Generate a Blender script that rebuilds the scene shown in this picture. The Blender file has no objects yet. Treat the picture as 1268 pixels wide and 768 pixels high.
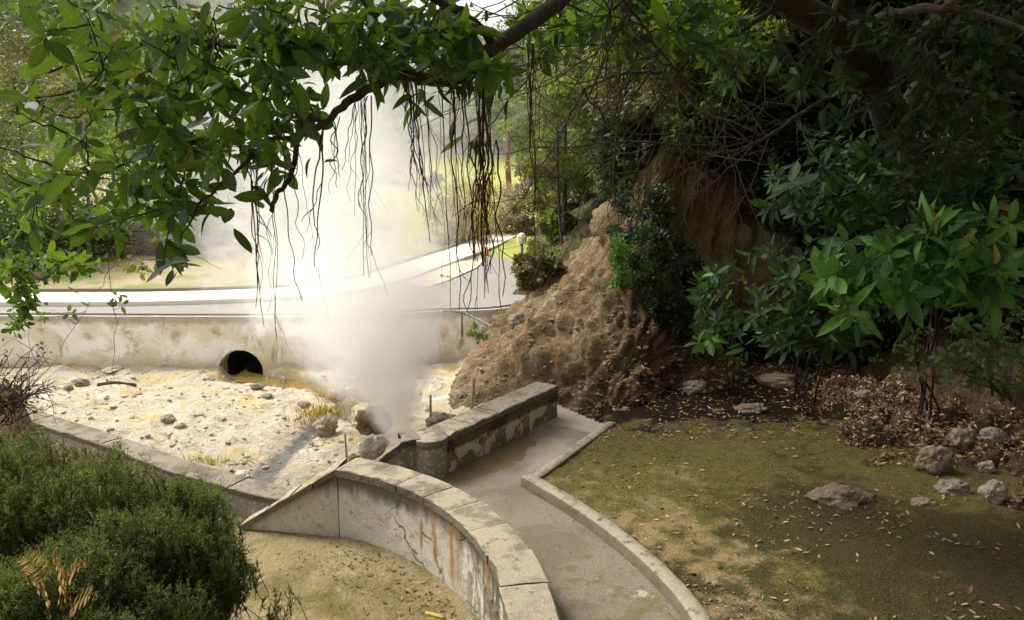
import bpy, math, random
import numpy as np
from mathutils import Vector, noise as mnoise
R = math.radians
random.seed(7); rng = np.random.default_rng(7)
SC = bpy.context.scene; COL = SC.collection
# ------------------------------------------------------------------ camera
F = 995.0; CAMZ = 3.5; PITCH = math.atan(194/995.0)
cam = bpy.data.cameras.new('camera'); camo = bpy.data.objects.new('camera', cam); COL.objects.link(camo)
camo.location = (0, 0, CAMZ); camo.rotation_euler = (math.pi/2-PITCH, 0, 0)
cam.sensor_width = 36; cam.lens = F/1268*36; cam.clip_start = .05; cam.clip_end = 3000
SC.camera = camo
cP, sP = math.cos(PITCH), math.sin(PITCH)
def ray(px, py):
    a = (px-634)/F; b = (384-py)/F
    return np.array([a, cP+b*sP, -sP+b*cP])
def W(px, py, d):                      # world point on that sight line at ground distance d
    r = ray(px, py); return np.array([0, 0, CAMZ])+r*(d/r[1])
def P(px, py, z=0.0):                  # world point on that sight line at height z
    r = ray(px, py); return np.array([0, 0, CAMZ])+r*((z-CAMZ)/r[2])
def fbm(p, s=1.0, o=4, seed=0.0):
    return mnoise.fractal(Vector((p[0]*s+seed, p[1]*s+seed*.7, p[2]*s)), 1.0, 2.0, o)
# ------------------------------------------------------------------ object helpers
def tag(o, label=None, cat=None, group=None, kind=None):
    if label: o['label'] = label
    if cat: o['category'] = cat
    if group: o['group'] = group
    if kind: o['kind'] = kind
    return o
def empty(name, loc, label, cat, group=None):
    o = bpy.data.objects.new(name, None); COL.objects.link(o); o.location = tuple(loc)
    o.empty_display_size = .1
    return tag(o, label, cat, group)
def link(name, me, mat, parent=None):
    o = bpy.data.objects.new(name, me); COL.objects.link(o)
    if mat is not None: me.materials.append(mat)
    if parent is not None:
        o.parent = parent
        o.location = tuple(-Vector(parent.location))      # the mesh is authored in world coordinates
    return o
class Geo:
    def __init__(s): s.v = []; s.q = []; s.t = []; s.n = 0; s.att = {}
    def add(s, v, q=None, t=None, **att):
        v = np.asarray(v, float).reshape(-1, 3)
        if q is not None and len(q): s.q.append(np.asarray(q, int).reshape(-1, 4)+s.n)
        if t is not None and len(t): s.t.append(np.asarray(t, int).reshape(-1, 3)+s.n)
        for k, a in att.items():
            s.att.setdefault(k, []).append((s.n, np.asarray(a, float).ravel()))
        s.v.append(v); s.n += len(v); return s
    def mesh(s, name, smooth=True):
        me = bpy.data.meshes.new(name)
        v = np.concatenate(s.v) if s.v else np.zeros((0, 3))
        q = np.concatenate(s.q) if s.q else np.zeros((0, 4), int)
        t = np.concatenate(s.t) if s.t else np.zeros((0, 3), int)
        me.vertices.add(len(v)); me.vertices.foreach_set('co', v.ravel())
        lo = np.concatenate([q.ravel(), t.ravel()])
        me.loops.add(len(lo)); me.loops.foreach_set('vertex_index', lo.astype(np.int32))
        st = np.concatenate([np.arange(len(q))*4, len(q)*4+np.arange(len(t))*3])
        me.polygons.add(len(st)); me.polygons.foreach_set('loop_start', st.astype(np.int32))
        me.polygons.foreach_set('loop_total', np.concatenate([np.full(len(q), 4), np.full(len(t), 3)]).astype(np.int32))
        me.polygons.foreach_set('use_smooth', np.full(len(st), smooth))
        for k, parts in s.att.items():
            arr = np.zeros(len(v)); 
            for off, a in parts: arr[off:off+len(a)] = a
            at = me.attributes.new(k, 'FLOAT', 'POINT'); at.data.foreach_set('value', arr)
        me.update(); me.validate(); return me
    def build(s, name, mat, parent=None, smooth=True):
        return link(name, s.mesh(name, smooth), mat, parent)
def join(twigs, leafs, name, mt, ml, parent):    # woody twigs and leaves of one crown in one mesh
    nf = sum(len(x) for x in twigs.q), sum(len(x) for x in twigs.t); lf = sum(len(x) for x in leafs.q), sum(len(x) for x in leafs.t)
    g = Geo(); off = 0
    for src in (twigs, leafs):
        for v in src.v: g.v.append(v)
        for q in src.q: g.q.append(q+off)
        for t in src.t: g.t.append(t+off)
        for k, parts in src.att.items():
            for o_, a in parts: g.att.setdefault(k, []).append((o_+off, a))
        off += src.n
    g.n = off; o = g.build(name, mt, parent); o.data.materials.append(ml)
    mi = np.concatenate([np.zeros(nf[0], np.int32), np.ones(lf[0], np.int32), np.zeros(nf[1], np.int32), np.ones(lf[1], np.int32)])
    if len(o.data.polygons) == len(mi): o.data.polygons.foreach_set('material_index', mi)
    return o
def tube(g, pts, rad, sides=6, cap=True, rnd=0.5):
    pts = np.asarray(pts, float); n = len(pts)
    rad = np.broadcast_to(np.asarray(rad, float), (n,)) if np.ndim(rad) == 0 else np.asarray(rad, float)
    T = np.gradient(pts, axis=0); T /= np.linalg.norm(T, axis=1)[:, None]+1e-9
    ref = np.array([.31, .95, .02]) if abs(T[0][1]) < .9 else np.array([1., .1, .05])
    vs = []
    a = np.arange(sides)*2*math.pi/sides
    for i in range(n):
        u = ref-T[i]*ref.dot(T[i]); u /= np.linalg.norm(u)+1e-9; w = np.cross(T[i], u); ref = u
        vs.append(pts[i]+rad[i]*(np.cos(a)[:, None]*u+np.sin(a)[:, None]*w))
    v = np.concatenate(vs); q = []
    for i in range(n-1):
        for j in range(sides):
            k = (j+1) % sides
            q.append((i*sides+j, i*sides+k, (i+1)*sides+k, (i+1)*sides+j))
    t = []
    if cap:
        v = np.vstack([v, pts[0], pts[-1]]); c0, c1 = n*sides, n*sides+1
        for j in range(sides):
            k = (j+1) % sides
            t.append((k, j, c0)); t.append(((n-1)*sides+j, (n-1)*sides+k, c1))
    g.add(v, q, t, rnd=np.full(len(v), rnd))
def spline(pts, n):
    pts = np.asarray(pts, float); m = len(pts)
    out = []
    for s in np.linspace(0, m-1-1e-6, n):
        i = int(s); f = s-i
        p0, p1, p2, p3 = pts[max(i-1, 0)], pts[i], pts[min(i+1, m-1)], pts[min(i+2, m-1)]
        out.append(.5*((2*p1)+(p2-p0)*f+(2*p0-5*p1+4*p2-p3)*f*f+(3*p1-p0-3*p2+p3)*f**3))
    return np.array(out)
def gridfaces(nu, nv):
    i, j = np.meshgrid(np.arange(nu-1), np.arange(nv-1), indexing='ij')
    a = (i*nv+j).ravel()
    return np.stack([a, a+nv, a+nv+1, a+1], 1)
def sheet(xs, ys, zf):                 # a heightfield
    g = Geo(); v = []
    for x in xs:
        for y in ys: v.append((x, y, zf(x, y)))
    g.add(v, gridfaces(len(xs), len(ys))); return g
# ------------------------------------------------------------------ materials
class M:
    def __init__(s, name):
        s.m = bpy.data.materials.new(name); s.m.use_nodes = True; s.t = s.m.node_tree; s.t.nodes.clear()
        s.out = s.n('ShaderNodeOutputMaterial')
    def n(s, typ, ins=None, **kw):
        nd = s.t.nodes.new(typ)
        for k, v in kw.items(): setattr(nd, k, v)
        for k, v in (ins or {}).items(): s.set(nd.inputs[k], v)
        return nd
    def set(s, sock, v):
        if isinstance(v, bpy.types.NodeSocket): s.t.links.new(v, sock)
        elif isinstance(v, bpy.types.Node): s.t.links.new(v.outputs[0], sock)
        else:
            if sock.type == 'RGBA' and len(v) == 3: v = (*v, 1)
            sock.default_value = v
    def pos(s): return s.n('ShaderNodeNewGeometry').outputs['Position']
    def attr(s, k): return s.n('ShaderNodeAttribute', attribute_name=k).outputs['Fac']
    def noise(s, scale, detail=5, rough=.6, dist=0., vec=None):
        nd = s.n('ShaderNodeTexNoise', {'Scale': scale, 'Detail': detail, 'Roughness': rough, 'Distortion': dist})
        s.set(nd.inputs['Vector'], vec if vec is not None else s.pos()); return nd.outputs['Fac']
    def vor(s, scale, feature='F1', vec=None):
        nd = s.n('ShaderNodeTexVoronoi', {'Scale': scale}, feature=feature)
        s.set(nd.inputs['Vector'], vec if vec is not None else s.pos()); return nd.outputs['Distance']
    def scale(s, v, k):
        nd = s.n('ShaderNodeVectorMath', operation='MULTIPLY'); s.set(nd.inputs[0], v); nd.inputs[1].default_value = k
        return nd.outputs[0]
    def math(s, op, a, b=0., c=0.):
        nd = s.n('ShaderNodeMath', operation=op)
        for i, x in enumerate((a, b, c)): s.set(nd.inputs[i], x)
        return nd.outputs[0]
    def sep(s, v): return s.n('ShaderNodeSeparateXYZ', {0: v}).outputs
    def step(s, x, a, b):              # smoothstep of x between a and b
        nd = s.n('ShaderNodeMapRange', {'Value': x, 'From Min': a, 'From Max': b}, interpolation_type='SMOOTHSTEP'); return nd.outputs[0]
    def mix(s, f, a, b):
        nd = s.n('ShaderNodeMix', data_type='RGBA'); s.set(nd.inputs[0], f)
        s.set(nd.inputs[6], a); s.set(nd.inputs[7], b); return nd.outputs[2]
    def ramp(s, f, stops):
        nd = s.n('ShaderNodeValToRGB', {0: f}); cr = nd.color_ramp
        while len(cr.elements) < len(stops): cr.elements.new(.5)
        for e, (p, c) in zip(cr.elements, stops): e.position = p; e.color = (*c, 1)
        return nd.outputs[0]
    def bump(s, h, dist=.02, strength=1., nrm=None):
        nd = s.n('ShaderNodeBump', {'Height': h, 'Distance': dist, 'Strength': strength})
        if nrm is not None: s.set(nd.inputs['Normal'], nrm)
        return nd.outputs[0]
    def pbr(s, col, rough=.9, nrm=None, spec=.3):
        nd = s.n('ShaderNodeBsdfPrincipled', {'Base Color': col, 'Roughness': rough, 'Specular IOR Level': spec})
        if nrm is not None: s.set(nd.inputs['Normal'], nrm)
        s.t.links.new(nd.outputs[0], s.out.inputs[0]); return nd
def leaf_mat(name, stops, trans=.35, tcol=(.25, .38, .03), rough=.4, vein=True, spec=.4):
    m = M(name); r = m.attr('rnd')
    c = m.ramp(r, stops)
    if vein:
        md = m.attr('mid'); c = m.mix(m.math('MULTIPLY', m.step(md, .13, .02), .55), c, m.mix(.35, c, (.25, .33, .10))); pn = m.noise(60, 3, .6); c = m.mix(m.math('MULTIPLY', m.step(pn, .45, .7), .35), c, m.mix(.5, c, (.01, .015, .005)))
    b = m.n('ShaderNodeBsdfPrincipled', {'Base Color': c, 'Roughness': rough, 'Specular IOR Level': spec})
    tr = m.n('ShaderNodeBsdfTranslucent', {'Color': m.mix(.55, c, tcol)})
    mx = m.n('ShaderNodeMixShader', {0: trans, 1: b, 2: tr}); m.t.links.new(mx.outputs[0], m.out.inputs[0]); return m.m
def bark_mat(name, a, b, sc=14):
    m = M(name); v = m.scale(m.pos(), (1, 1, .35)); f = m.noise(sc, 6, .65, 1.2, v)
    m.pbr(m.ramp(f, [(.3, a), (.7, b)]), .95, m.bump(f, .02)); return m.m

MT = {}
def mk_materials():
    # mossy terrace
    m = M('mossy_soil'); p = m.pos(); X, Y, Z = m.sep(p)
    n1 = m.noise(.9, 6, .62); n2 = m.noise(4, 6, .65); n3 = m.noise(45, 4, .7); n4 = m.noise(.45, 4, .55, .6)
    tan = m.mix(n3, (.17, .115, .055), (.33, .25, .135))
    n5 = m.noise(62, 4, .85); n6 = m.noise(11, 5, .7); mossc = m.mix(m.step(n5, .3, .7), (.030, .030, .008), (.205, .182, .055)); mossc = m.mix(m.math('MULTIPLY', m.step(n6, .50, .62), .7), mossc, m.mix(m.step(n5, .3, .7), (.022, .02, .008), (.13, .10, .045)))
    dark = m.mix(n3, (.022, .024, .009), (.085, .075, .03))
    far = m.math('ADD', m.math('MULTIPLY', m.math('SUBTRACT', Y, 7.2), .10), m.math('MULTIPLY', m.math('SUBTRACT', X, 1.2), .11))
    f1 = m.step(m.math('ADD', m.math('ADD', n1, far), m.math('MULTIPLY', m.math('SUBTRACT', n2, .5), .7)), .36, .58)
    tan = m.mix(m.math('MULTIPLY', m.step(n2, .42, .6), .6), tan, (.10, .085, .03)); c = m.mix(f1, tan, mossc)
    f2 = m.step(m.math('ADD', m.math('ADD', m.math('ADD', n4, m.math('MULTIPLY', m.math('SUBTRACT', n2, .5), .8)), m.math('MULTIPLY', m.math('SUBTRACT', n5, .5), .45)), m.math('ADD', m.math('MULTIPLY', m.math('SUBTRACT', 7.3, Y), .09), m.math('MULTIPLY', m.math('SUBTRACT', X, 2.4), .04))), .46, .64)
    c = m.mix(m.math('MULTIPLY', f2, .92), c, m.mix(m.step(n5, .3, .7), (.010, .011, .004), (.085, .075, .03)))
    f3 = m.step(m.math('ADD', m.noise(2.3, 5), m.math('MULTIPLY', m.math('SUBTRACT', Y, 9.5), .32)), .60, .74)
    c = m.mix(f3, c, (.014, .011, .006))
    MT['moss'] = m; m.pbr(c, 1, m.bump(m.math('ADD', n3, m.math('MULTIPLY', n2, 1.5)), .03), .1)
    # yard soil
    m = M('trodden_soil'); n1 = m.noise(1.3, 6, .65); n2 = m.noise(30, 4, .7); n3 = m.noise(5, 5, .6)
    c = m.mix(n2, (.15, .115, .055), (.31, .25, .14)); c = m.mix(m.step(n1, .44, .62), c, m.mix(n2, (.08, .068, .025), (.18, .15, .06)))
    c = m.mix(m.math('MULTIPLY', m.step(n3, .58, .72), .7), c, (.38, .32, .21))
    m.pbr(c, 1, m.bump(m.math('ADD', n2, m.math('MULTIPLY', n3, 2)), .025), .1); MT['yard'] = m
    # concrete path with wet patches
    m = M('wet_concrete_path'); p = m.pos(); X, Y, Z = m.sep(p)
    n1 = m.noise(1.7, 6, .6); n2 = m.noise(60, 4, .7); n3 = m.noise(5, 6, .65)
    dry = m.mix(n2, (.24, .21, .16), (.38, .335, .265))
    grit = m.mix(m.step(n2, .25, .7), (.09, .078, .052), (.23, .20, .145))
    c = m.mix(m.step(m.math('ADD', Y, m.math('MULTIPLY', n1, 1.2)), 9.55, 8.75), dry, grit)
    c = m.mix(m.step(m.math('ADD', n3, m.math('MULTIPLY', m.math('SUBTRACT', 6.8, Y), .08)), .56, .66), c, m.mix(n2, (.06, .065, .02), (.19, .16, .07)))
    c = m.mix(m.step(m.noise(2.4, 5, .62, .8), .60, .66), c, (.36, .30, .22)); c = m.mix(m.math('MULTIPLY', m.step(m.noise(1.2, 5, .6, .6), .48, .62), .6), c, (.10, .082, .045))
    # water stands in the hollow beside the parapet
    dx = m.math('SUBTRACT', X, m.math('ADD', -.42, m.math('MULTIPLY', m.math('SUBTRACT', Y, 8.8), .62)))
    dd = m.math('ADD', m.math('POWER', m.math('DIVIDE', dx, .50), 2), m.math('POWER', m.math('DIVIDE', m.math('SUBTRACT', Y, 8.95), .72), 2))
    wet = m.step(m.math('ADD', dd, m.math('MULTIPLY', m.math('SUBTRACT', n1, .5), 3.0)), 1.25, .95)
    damp = m.step(m.math('ADD', dd, m.math('MULTIPLY', m.math('SUBTRACT', n1, .5), 3.0)), 2.6, 1.0)
    c = m.mix(m.math('MULTIPLY', damp, .45), c, (.12, .095, .05))
    c = m.mix(wet, c, m.mix(n1, (.13, .095, .04), (.20, .155, .08)))
    rough = m.math('SUBTRACT', .9, m.math('MULTIPLY', wet, .78))
    m.pbr(c, rough, m.bump(m.math('MULTIPLY', m.math('ADD', n2, m.math('MULTIPLY', n3, 1.)), m.math('SUBTRACT', 1, wet)), .012), .5); MT['path'] = m
    # weathered coping / kerb stone
    def stone(name, a, b, dk, lim):
        m = M(name); n1 = m.noise(2.6, 6, .68); n2 = m.noise(55, 4, .75); n3 = m.noise(9, 6, .7)
        rnd = m.n('ShaderNodeObjectInfo').outputs['Random']
        c = m.mix(n2, a, b); c = m.mix(m.step(n3, .56, .66), c, dk)
        c = m.mix(m.math('MULTIPLY', m.step(n1, .47, .6), .8), c, tuple(x*1.4 for x in dk))
        c = m.mix(m.math('MULTIPLY', rnd, .35), c, (.27, .24, .18))
        pit = m.step(m.noise(38, 3, .8), .66, .72)
        c = m.mix(m.math('MULTIPLY', pit, .8), c, tuple(x*.6 for x in dk))
        c = m.mix(m.step(m.noise(14, 4, .6), lim, lim+.05), c, (.45, .42, .32))
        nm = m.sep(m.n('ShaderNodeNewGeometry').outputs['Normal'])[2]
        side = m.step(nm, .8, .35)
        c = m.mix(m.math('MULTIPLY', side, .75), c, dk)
        m.pbr(c, .95, m.bump(m.math('ADD', n2, m.math('MULTIPLY', n3, 2.)), .014), .2); return m
    MT['coping'] = stone('weathered_coping_stone', (.26, .22, .15), (.45, .39, .285), (.10, .085, .055), .68)
    MT['dark_coping'] = stone('dark_stained_coping_stone', (.15, .13, .09), (.30, .265, .2), (.05, .042, .028), .72)
    MT['kerb'] = stone('kerb_stone', (.24, .215, .15), (.40, .36, .265), (.10, .085, .05), .70)
    # stained white plaster (uses the u = length, h = height above wall foot attributes)
    m = M('rust_stained_plaster'); u = m.attr('u'); h = m.attr('h')
    uv = m.n('ShaderNodeCombineXYZ', {0: u, 1: m.math('MULTIPLY', h, .16), 2: 0.}).outputs[0]
    uv2 = m.n('ShaderNodeCombineXYZ', {0: u, 1: h, 2: 0.}).outputs[0]
    n1 = m.noise(3.0, 6, .65, 0, uv2); n2 = m.noise(40, 4, .7); st = m.noise(7, 5, .6, 0, uv); n3 = m.noise(9, 6, .7, .5, uv2)
    c = m.mix(n1, (.44, .40, .315), (.66, .62, .53)); c = m.mix(m.math('MULTIPLY', m.step(m.noise(6, 7, .72, .6, uv2), .5, .62), .55), c, (.33, .295, .22))
    c = m.mix(m.math('MULTIPLY', m.step(n3, .57, .64), .7), c, (.22, .185, .12))
    wy = m.noise(1.6, 5, .6, 0, uv2)
    right = m.step(u, 1.2, 2.4)
    c = m.mix(m.math('MULTIPLY', right, m.math('MULTIPLY', m.step(m.math('ADD', st, m.math('MULTIPLY', n3, .5)), .60, .78), .9)), c, (.08, .066, .036))
    c = m.mix(m.math('MULTIPLY', m.step(m.math('ADD', h, m.math('MULTIPLY', st, .34)), .66, .84), .85), c, (.08, .065, .04))
    c = m.mix(m.math('MULTIPLY', m.step(m.math('ADD', h, m.math('MULTIPLY', n1, .25)), .24, .10), .75), c, (.24, .185, .10))
    for (uc, w, top, bot) in ((1.10, .028, .52, .16), (1.31, .045, .66, .12), (1.60, .05, .66, .02), (1.72, .02, .6, .1), (2.35, .03, .6, .3)):
        du = m.math('ABSOLUTE', m.math('SUBTRACT', m.math('ADD', u, m.math('MULTIPLY', m.math('SUBTRACT', wy, .5), .16)), uc))
        ww = m.math('MULTIPLY', w, m.math('ADD', .35, m.math('MULTIPLY', m.noise(5, 4, .6, 0, uv2), 1.6)))
        f = m.math('MULTIPLY', m.step(du, ww, 0.), m.math('MULTIPLY', m.step(h, bot, bot+.2), m.step(h, top+.08, top)))
        halo = m.math('MULTIPLY', m.step(du, w*3.2, 0.), m.math('MULTIPLY', m.step(h, bot-.05, bot+.3), .45))
        brk = m.math('ADD', .42, m.math('MULTIPLY', m.step(m.noise(16, 5, .7, .3, uv), .36, .60), .75)); c = m.mix(m.math('MULTIPLY', halo, brk), c, (.34, .22, .10)); c = m.mix(m.math('MULTIPLY', f, brk), c, m.mix(n3, (.15, .06, .015), (.42, .19, .04)))
    cv = m.n('ShaderNodeVectorMath', {0: uv2, 1: m.n('ShaderNodeTexNoise', {'Vector': uv2, 'Scale': 5., 'Detail': 4.}).outputs['Color']}, operation='MULTIPLY_ADD')
    cv.inputs[2].default_value = (0, 0, 0)
    wv = m.n('ShaderNodeVectorMath', operation='ADD'); m.set(wv.inputs[0], uv2)
    sc_ = m.n('ShaderNodeVectorMath', {0: m.n('ShaderNodeTexNoise', {'Vector': uv2, 'Scale': 6., 'Detail': 5.}).outputs['Color']}, operation='SCALE'); sc_.inputs[3].default_value = .16
    m.set(wv.inputs[1], sc_.outputs[0])
    cr = m.vor(1.15, 'DISTANCE_TO_EDGE', wv.outputs[0])
    crk = m.math('MULTIPLY', m.step(cr, .013, .003), m.math('MULTIPLY', m.step(u, .5, .9), m.step(m.noise(1.4, 2, .5, 0, uv2), .42, .5)))
    c = m.mix(m.math('MULTIPLY', crk, .75), c, (.12, .09, .06))
    m.pbr(c, .9, m.bump(m.math('SUBTRACT', m.math('ADD', m.math('MULTIPLY', n2, .35), n3), crk), .012), .2); MT['plaster'] = m
    # peeling paint over dark concrete
    m = M('peeling_paint'); n1 = m.noise(2.4, 6, .62, .3, m.scale(m.pos(), (1, 1, .7))); n2 = m.noise(50, 4, .7); n3 = m.noise(1.2, 3)
    zz = m.sep(m.pos())[2]
    f = m.step(m.math('ADD', n1, m.math('MULTIPLY', m.math('SUBTRACT', zz, .15), .30)), .505, .52)
    base = m.mix(n2, (.095, .08, .052), (.22, .19, .135)); base = m.mix(m.step(m.noise(11, 5), .56, .62), base, (.32, .29, .22))
    c = m.mix(f, base, m.mix(n1, (.40, .36, .27), (.55, .50, .40)))
    c = m.mix(m.math('MULTIPLY', m.step(m.math('ADD', zz, m.math('MULTIPLY', m.noise(6), .12)), .27, .33), .85), c, (.04, .034, .022))
    m.pbr(c, .95, m.bump(m.math('ADD', f, m.math('MULTIPLY', n2, .5)), .008), .2); MT['peel'] = m
    m = M('grey_concrete'); n1 = m.noise(7, 6, .7); n2 = m.noise(60, 4, .7)
    c = m.mix(n1, (.10, .088, .06), (.36, .325, .25)); c = m.mix(m.step(m.noise(20, 5, .7), .55, .6), c, (.44, .41, .33))
    m.pbr(c, .95, m.bump(m.math('ADD', n1, n2), .012), .2); MT['concrete'] = m
    # sulphur-stained road wall
    m = M('sulphur_stained_render'); p = m.pos(); n1 = m.noise(.9, 6, .6, .3, m.scale(p, (1, 1, .45))); n2 = m.noise(3, 6, .7); n3 = m.noise(20, 5, .7)
    c = m.mix(n1, (.62, .52, .36), (.88, .82, .70)); c = m.mix(m.step(n2, .52, .66), c, (.50, .38, .22)); c = m.mix(m.step(m.noise(1.3, 6, .65, .5), .44, .56), c, (.88, .85, .77)); c = m.mix(m.step(m.noise(2.6, 6, .7, .3, m.scale(p, (1, 1, .2))), .57, .68), c, (.42, .34, .22))
    c = m.mix(m.step(m.noise(5, 6, .7, .6), .64, .68), c, (.36, .33, .28)); c = m.mix(m.step(m.noise(2.0, 5, .6, 0, m.scale(p, (2., 1, .3))), .60, .72), c, (.66, .56, .36))
    c = m.mix(m.math('MULTIPLY', m.step(m.math('ADD', m.sep(p)[2], m.math('MULTIPLY', n2, .3)), .02, .14), .8), c, (.34, .30, .22))
    c = m.mix(m.step(m.math('ADD', m.sep(p)[2], m.math('MULTIPLY', n2, .5)), -.45, -.75), c, m.mix(n3, (.50, .36, .17), (.82, .72, .55)))
    m.pbr(c, .95, m.bump(n3, .03), .2); MT['roadwall'] = m
    # fumarole crust
    m = M('sulphur_crust'); p = m.pos(); X, Y, Z = m.sep(p)
    n1 = m.noise(.8, 7, .66, .9, m.scale(p, (.7, 1.5, 1))); n2 = m.noise(3.0, 7, .7, .6); n3 = m.noise(16, 5, .7); n4 = m.noise(.9, 5, .6, 1.2, m.scale(p, (.5, 1.4, 1)))
    c = m.mix(n3, (.46, .375, .255), (.82, .74, .58))
    c = m.mix(m.step(n1, .50, .66), c, m.mix(n3, (.58, .40, .12), (.84, .66, .30)))
    c = m.mix(m.step(n4, .56, .68), c, m.mix(n3, (.60, .52, .42), (.9, .86, .77)))
    c = m.mix(m.math('MULTIPLY', m.step(n2, .54, .66), .75), c, m.mix(n3, (.26, .16, .08), (.48, .36, .22)))
    near = m.math('MULTIPLY', m.step(m.math('ADD', Y, m.math('MULTIPLY', n2, 3.2)), 13.6, 10.4), .62)
    c = m.mix(near, c, m.mix(m.noise(5, 7, .75, .5), m.mix(n3, (.16, .13, .085), (.38, .31, .21)), m.mix(n3, (.42, .36, .26), (.62, .55, .43))))
    wet = m.attr('wet'); wf = m.step(m.math('ADD', wet, m.math('MULTIPLY', m.math('SUBTRACT', n2, .5), .7)), .45, .75)
    c = m.mix(wf, c, m.mix(n3, (.10, .10, .09), (.30, .29, .24)))
    grn = m.attr('green'); gf = m.step(m.math('ADD', grn, m.math('MULTIPLY', m.math('SUBTRACT', n2, .5), .8)), .4, .75)
    c = m.mix(gf, c, m.mix(n2, (.20, .18, .06), (.44, .33, .14)))
    m.pbr(c, m.math('SUBTRACT', .9, m.math('MULTIPLY', wf, .55)), m.bump(m.math('ADD', m.math('ADD', n3, m.math('MULTIPLY', m.noise(50, 4, .7), .5)), m.math('MULTIPLY', n2, 2)), .09), .3); MT['crust'] = m
    # hillside: bare eroded earth to litter-brown and moss, darkened rightward to paint in shade
    m = M('eroded_earth'); p = m.pos(); X, Y, Z = m.sep(p)
    n1 = m.noise(.8, 6, .65); n2 = m.noise(3.2, 7, .7, .5); n3 = m.noise(22, 6, .72); v = m.vor(5.5)
    str_ = m.noise(2.2, 6, .65, .6, m.scale(p, (1, 1, 3.2)))
    c = m.ramp(m.math('ADD', m.math('MULTIPLY', n3, .5), m.math('MULTIPLY', str_, .5)), [(.32, (.07, .045, .025)), (.47, (.22, .15, .08)), (.68, (.42, .315, .19))])
    c = m.mix(m.math('MULTIPLY', m.step(n2, .57, .68), .8), c, m.mix(n3, (.30, .245, .165), (.52, .44, .32)))
    sv = m.n('ShaderNodeCombineXYZ', {0: m.attr('hu'), 1: m.math('MULTIPLY', m.attr('hv'), .35), 2: 0.}).outputs[0]
    sk_ = m.noise(2.6, 6, .62, .5, sv); c = m.mix(m.math('MULTIPLY', m.step(sk_, .54, .64), .75), c, m.mix(n3, (.36, .28, .175), (.58, .48, .34))); c = m.mix(m.math('MULTIPLY', m.step(sk_, .46, .36), .75), c, m.mix(n3, (.05, .035, .02), (.15, .105, .06)))
    c = m.mix(m.step(m.noise(1.6, 6, .6, .5), .57, .66), c, m.mix(n3, (.17, .095, .05), (.34, .22, .12)))
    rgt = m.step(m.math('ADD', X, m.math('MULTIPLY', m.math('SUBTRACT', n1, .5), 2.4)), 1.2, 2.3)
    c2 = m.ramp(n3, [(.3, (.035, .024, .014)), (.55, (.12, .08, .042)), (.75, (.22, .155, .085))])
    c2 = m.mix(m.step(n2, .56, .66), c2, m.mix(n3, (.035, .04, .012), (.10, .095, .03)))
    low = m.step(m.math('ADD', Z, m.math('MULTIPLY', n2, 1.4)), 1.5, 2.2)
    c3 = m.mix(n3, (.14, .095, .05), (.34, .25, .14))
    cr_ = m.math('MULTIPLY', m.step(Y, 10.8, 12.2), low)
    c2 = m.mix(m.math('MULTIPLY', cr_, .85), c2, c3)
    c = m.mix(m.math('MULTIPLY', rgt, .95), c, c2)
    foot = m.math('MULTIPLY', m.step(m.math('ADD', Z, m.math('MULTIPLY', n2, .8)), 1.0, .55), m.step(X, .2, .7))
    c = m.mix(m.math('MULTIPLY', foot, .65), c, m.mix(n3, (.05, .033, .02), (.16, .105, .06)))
    veg = m.step(m.math('ADD', Y, m.math('MULTIPLY', n1, 3)), 17.5, 20)
    c = m.mix(veg, c, m.mix(n3, (.05, .05, .02), (.16, .14, .06)))
    m.pbr(c, 1, m.bump(m.math('ADD', m.math('ADD', n3, m.math('MULTIPLY', n2, 2.)), m.math('ADD', m.math('MULTIPLY', v, .2), m.math('MULTIPLY', m.noise(2.4, 7, .7, .5, sv), 2.))), .09), .1); MT['earth'] = m
    # rocks
    def rock(name, a, b, c_):
        m = M(name); n1 = m.noise(5, 6, .65); n3 = m.noise(28, 5, .72); n2 = m.noise(11, 6, .7)
        c = m.mix(n3, a, b); c = m.mix(m.step(n1, .55, .68), c, c_); c = m.mix(m.math('MULTIPLY', m.step(n2, .6, .68), .7), c, tuple(x*.35 for x in a))
        m.pbr(c, .95, m.bump(m.math('ADD', n3, m.math('MULTIPLY', n2, 2)), .03), .2); return m
    MT['rock_pale'] = rock('pale_rock', (.27, .22, .155), (.50, .43, .33), (.38, .27, .16))
    MT['rock_brown'] = rock('brown_rock', (.17, .125, .085), (.38, .295, .215), (.13, .12, .05))
    MT['rock_grey'] = rock('grey_rock', (.17, .15, .115), (.36, .325, .265), (.2, .17, .1))
    MT['rock_dark'] = rock('dark_hollow_rock', (.08, .06, .035), (.27, .20, .12), (.13, .10, .05))
    MT['rock_sulphur'] = rock('sulphur_coated_rock', (.48, .42, .33), (.74, .68, .58), (.62, .40, .08))
    # asphalt, pavements, verges
    m = M('asphalt'); n = m.noise(60, 4, .8); n1 = m.noise(.7, 5)
    m.pbr(m.mix(n1, m.mix(n, (.15, .14, .125), (.25, .235, .21)), m.mix(n, (.22, .21, .19), (.32, .30, .27))), .85, m.bump(n, .006), .3); MT['road'] = m
    m = M('pale_pavement'); n = m.noise(30, 5, .7); n1 = m.noise(1.3, 5)
    m.pbr(m.mix(n1, m.mix(n, (.62, .58, .50), (.78, .74, .66)), (.70, .64, .53)), .9, m.bump(n, .006), .3); MT['pave'] = m
    m = M('far_land'); p = m.pos(); X, Y, Z = m.sep(p); n1 = m.noise(.16, 6, .6); n2 = m.noise(1.5, 6, .7)
    g_ = m.mix(n2, (.20, .23, .05), (.38, .38, .11)); b_ = m.mix(n2, (.20, .14, .08), (.45, .36, .24)); b_ = m.mix(m.step(m.noise(.7, 6, .7, .4), .47, .6), b_, m.mix(n2, (.12, .15, .04), (.28, .30, .10)))
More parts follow.
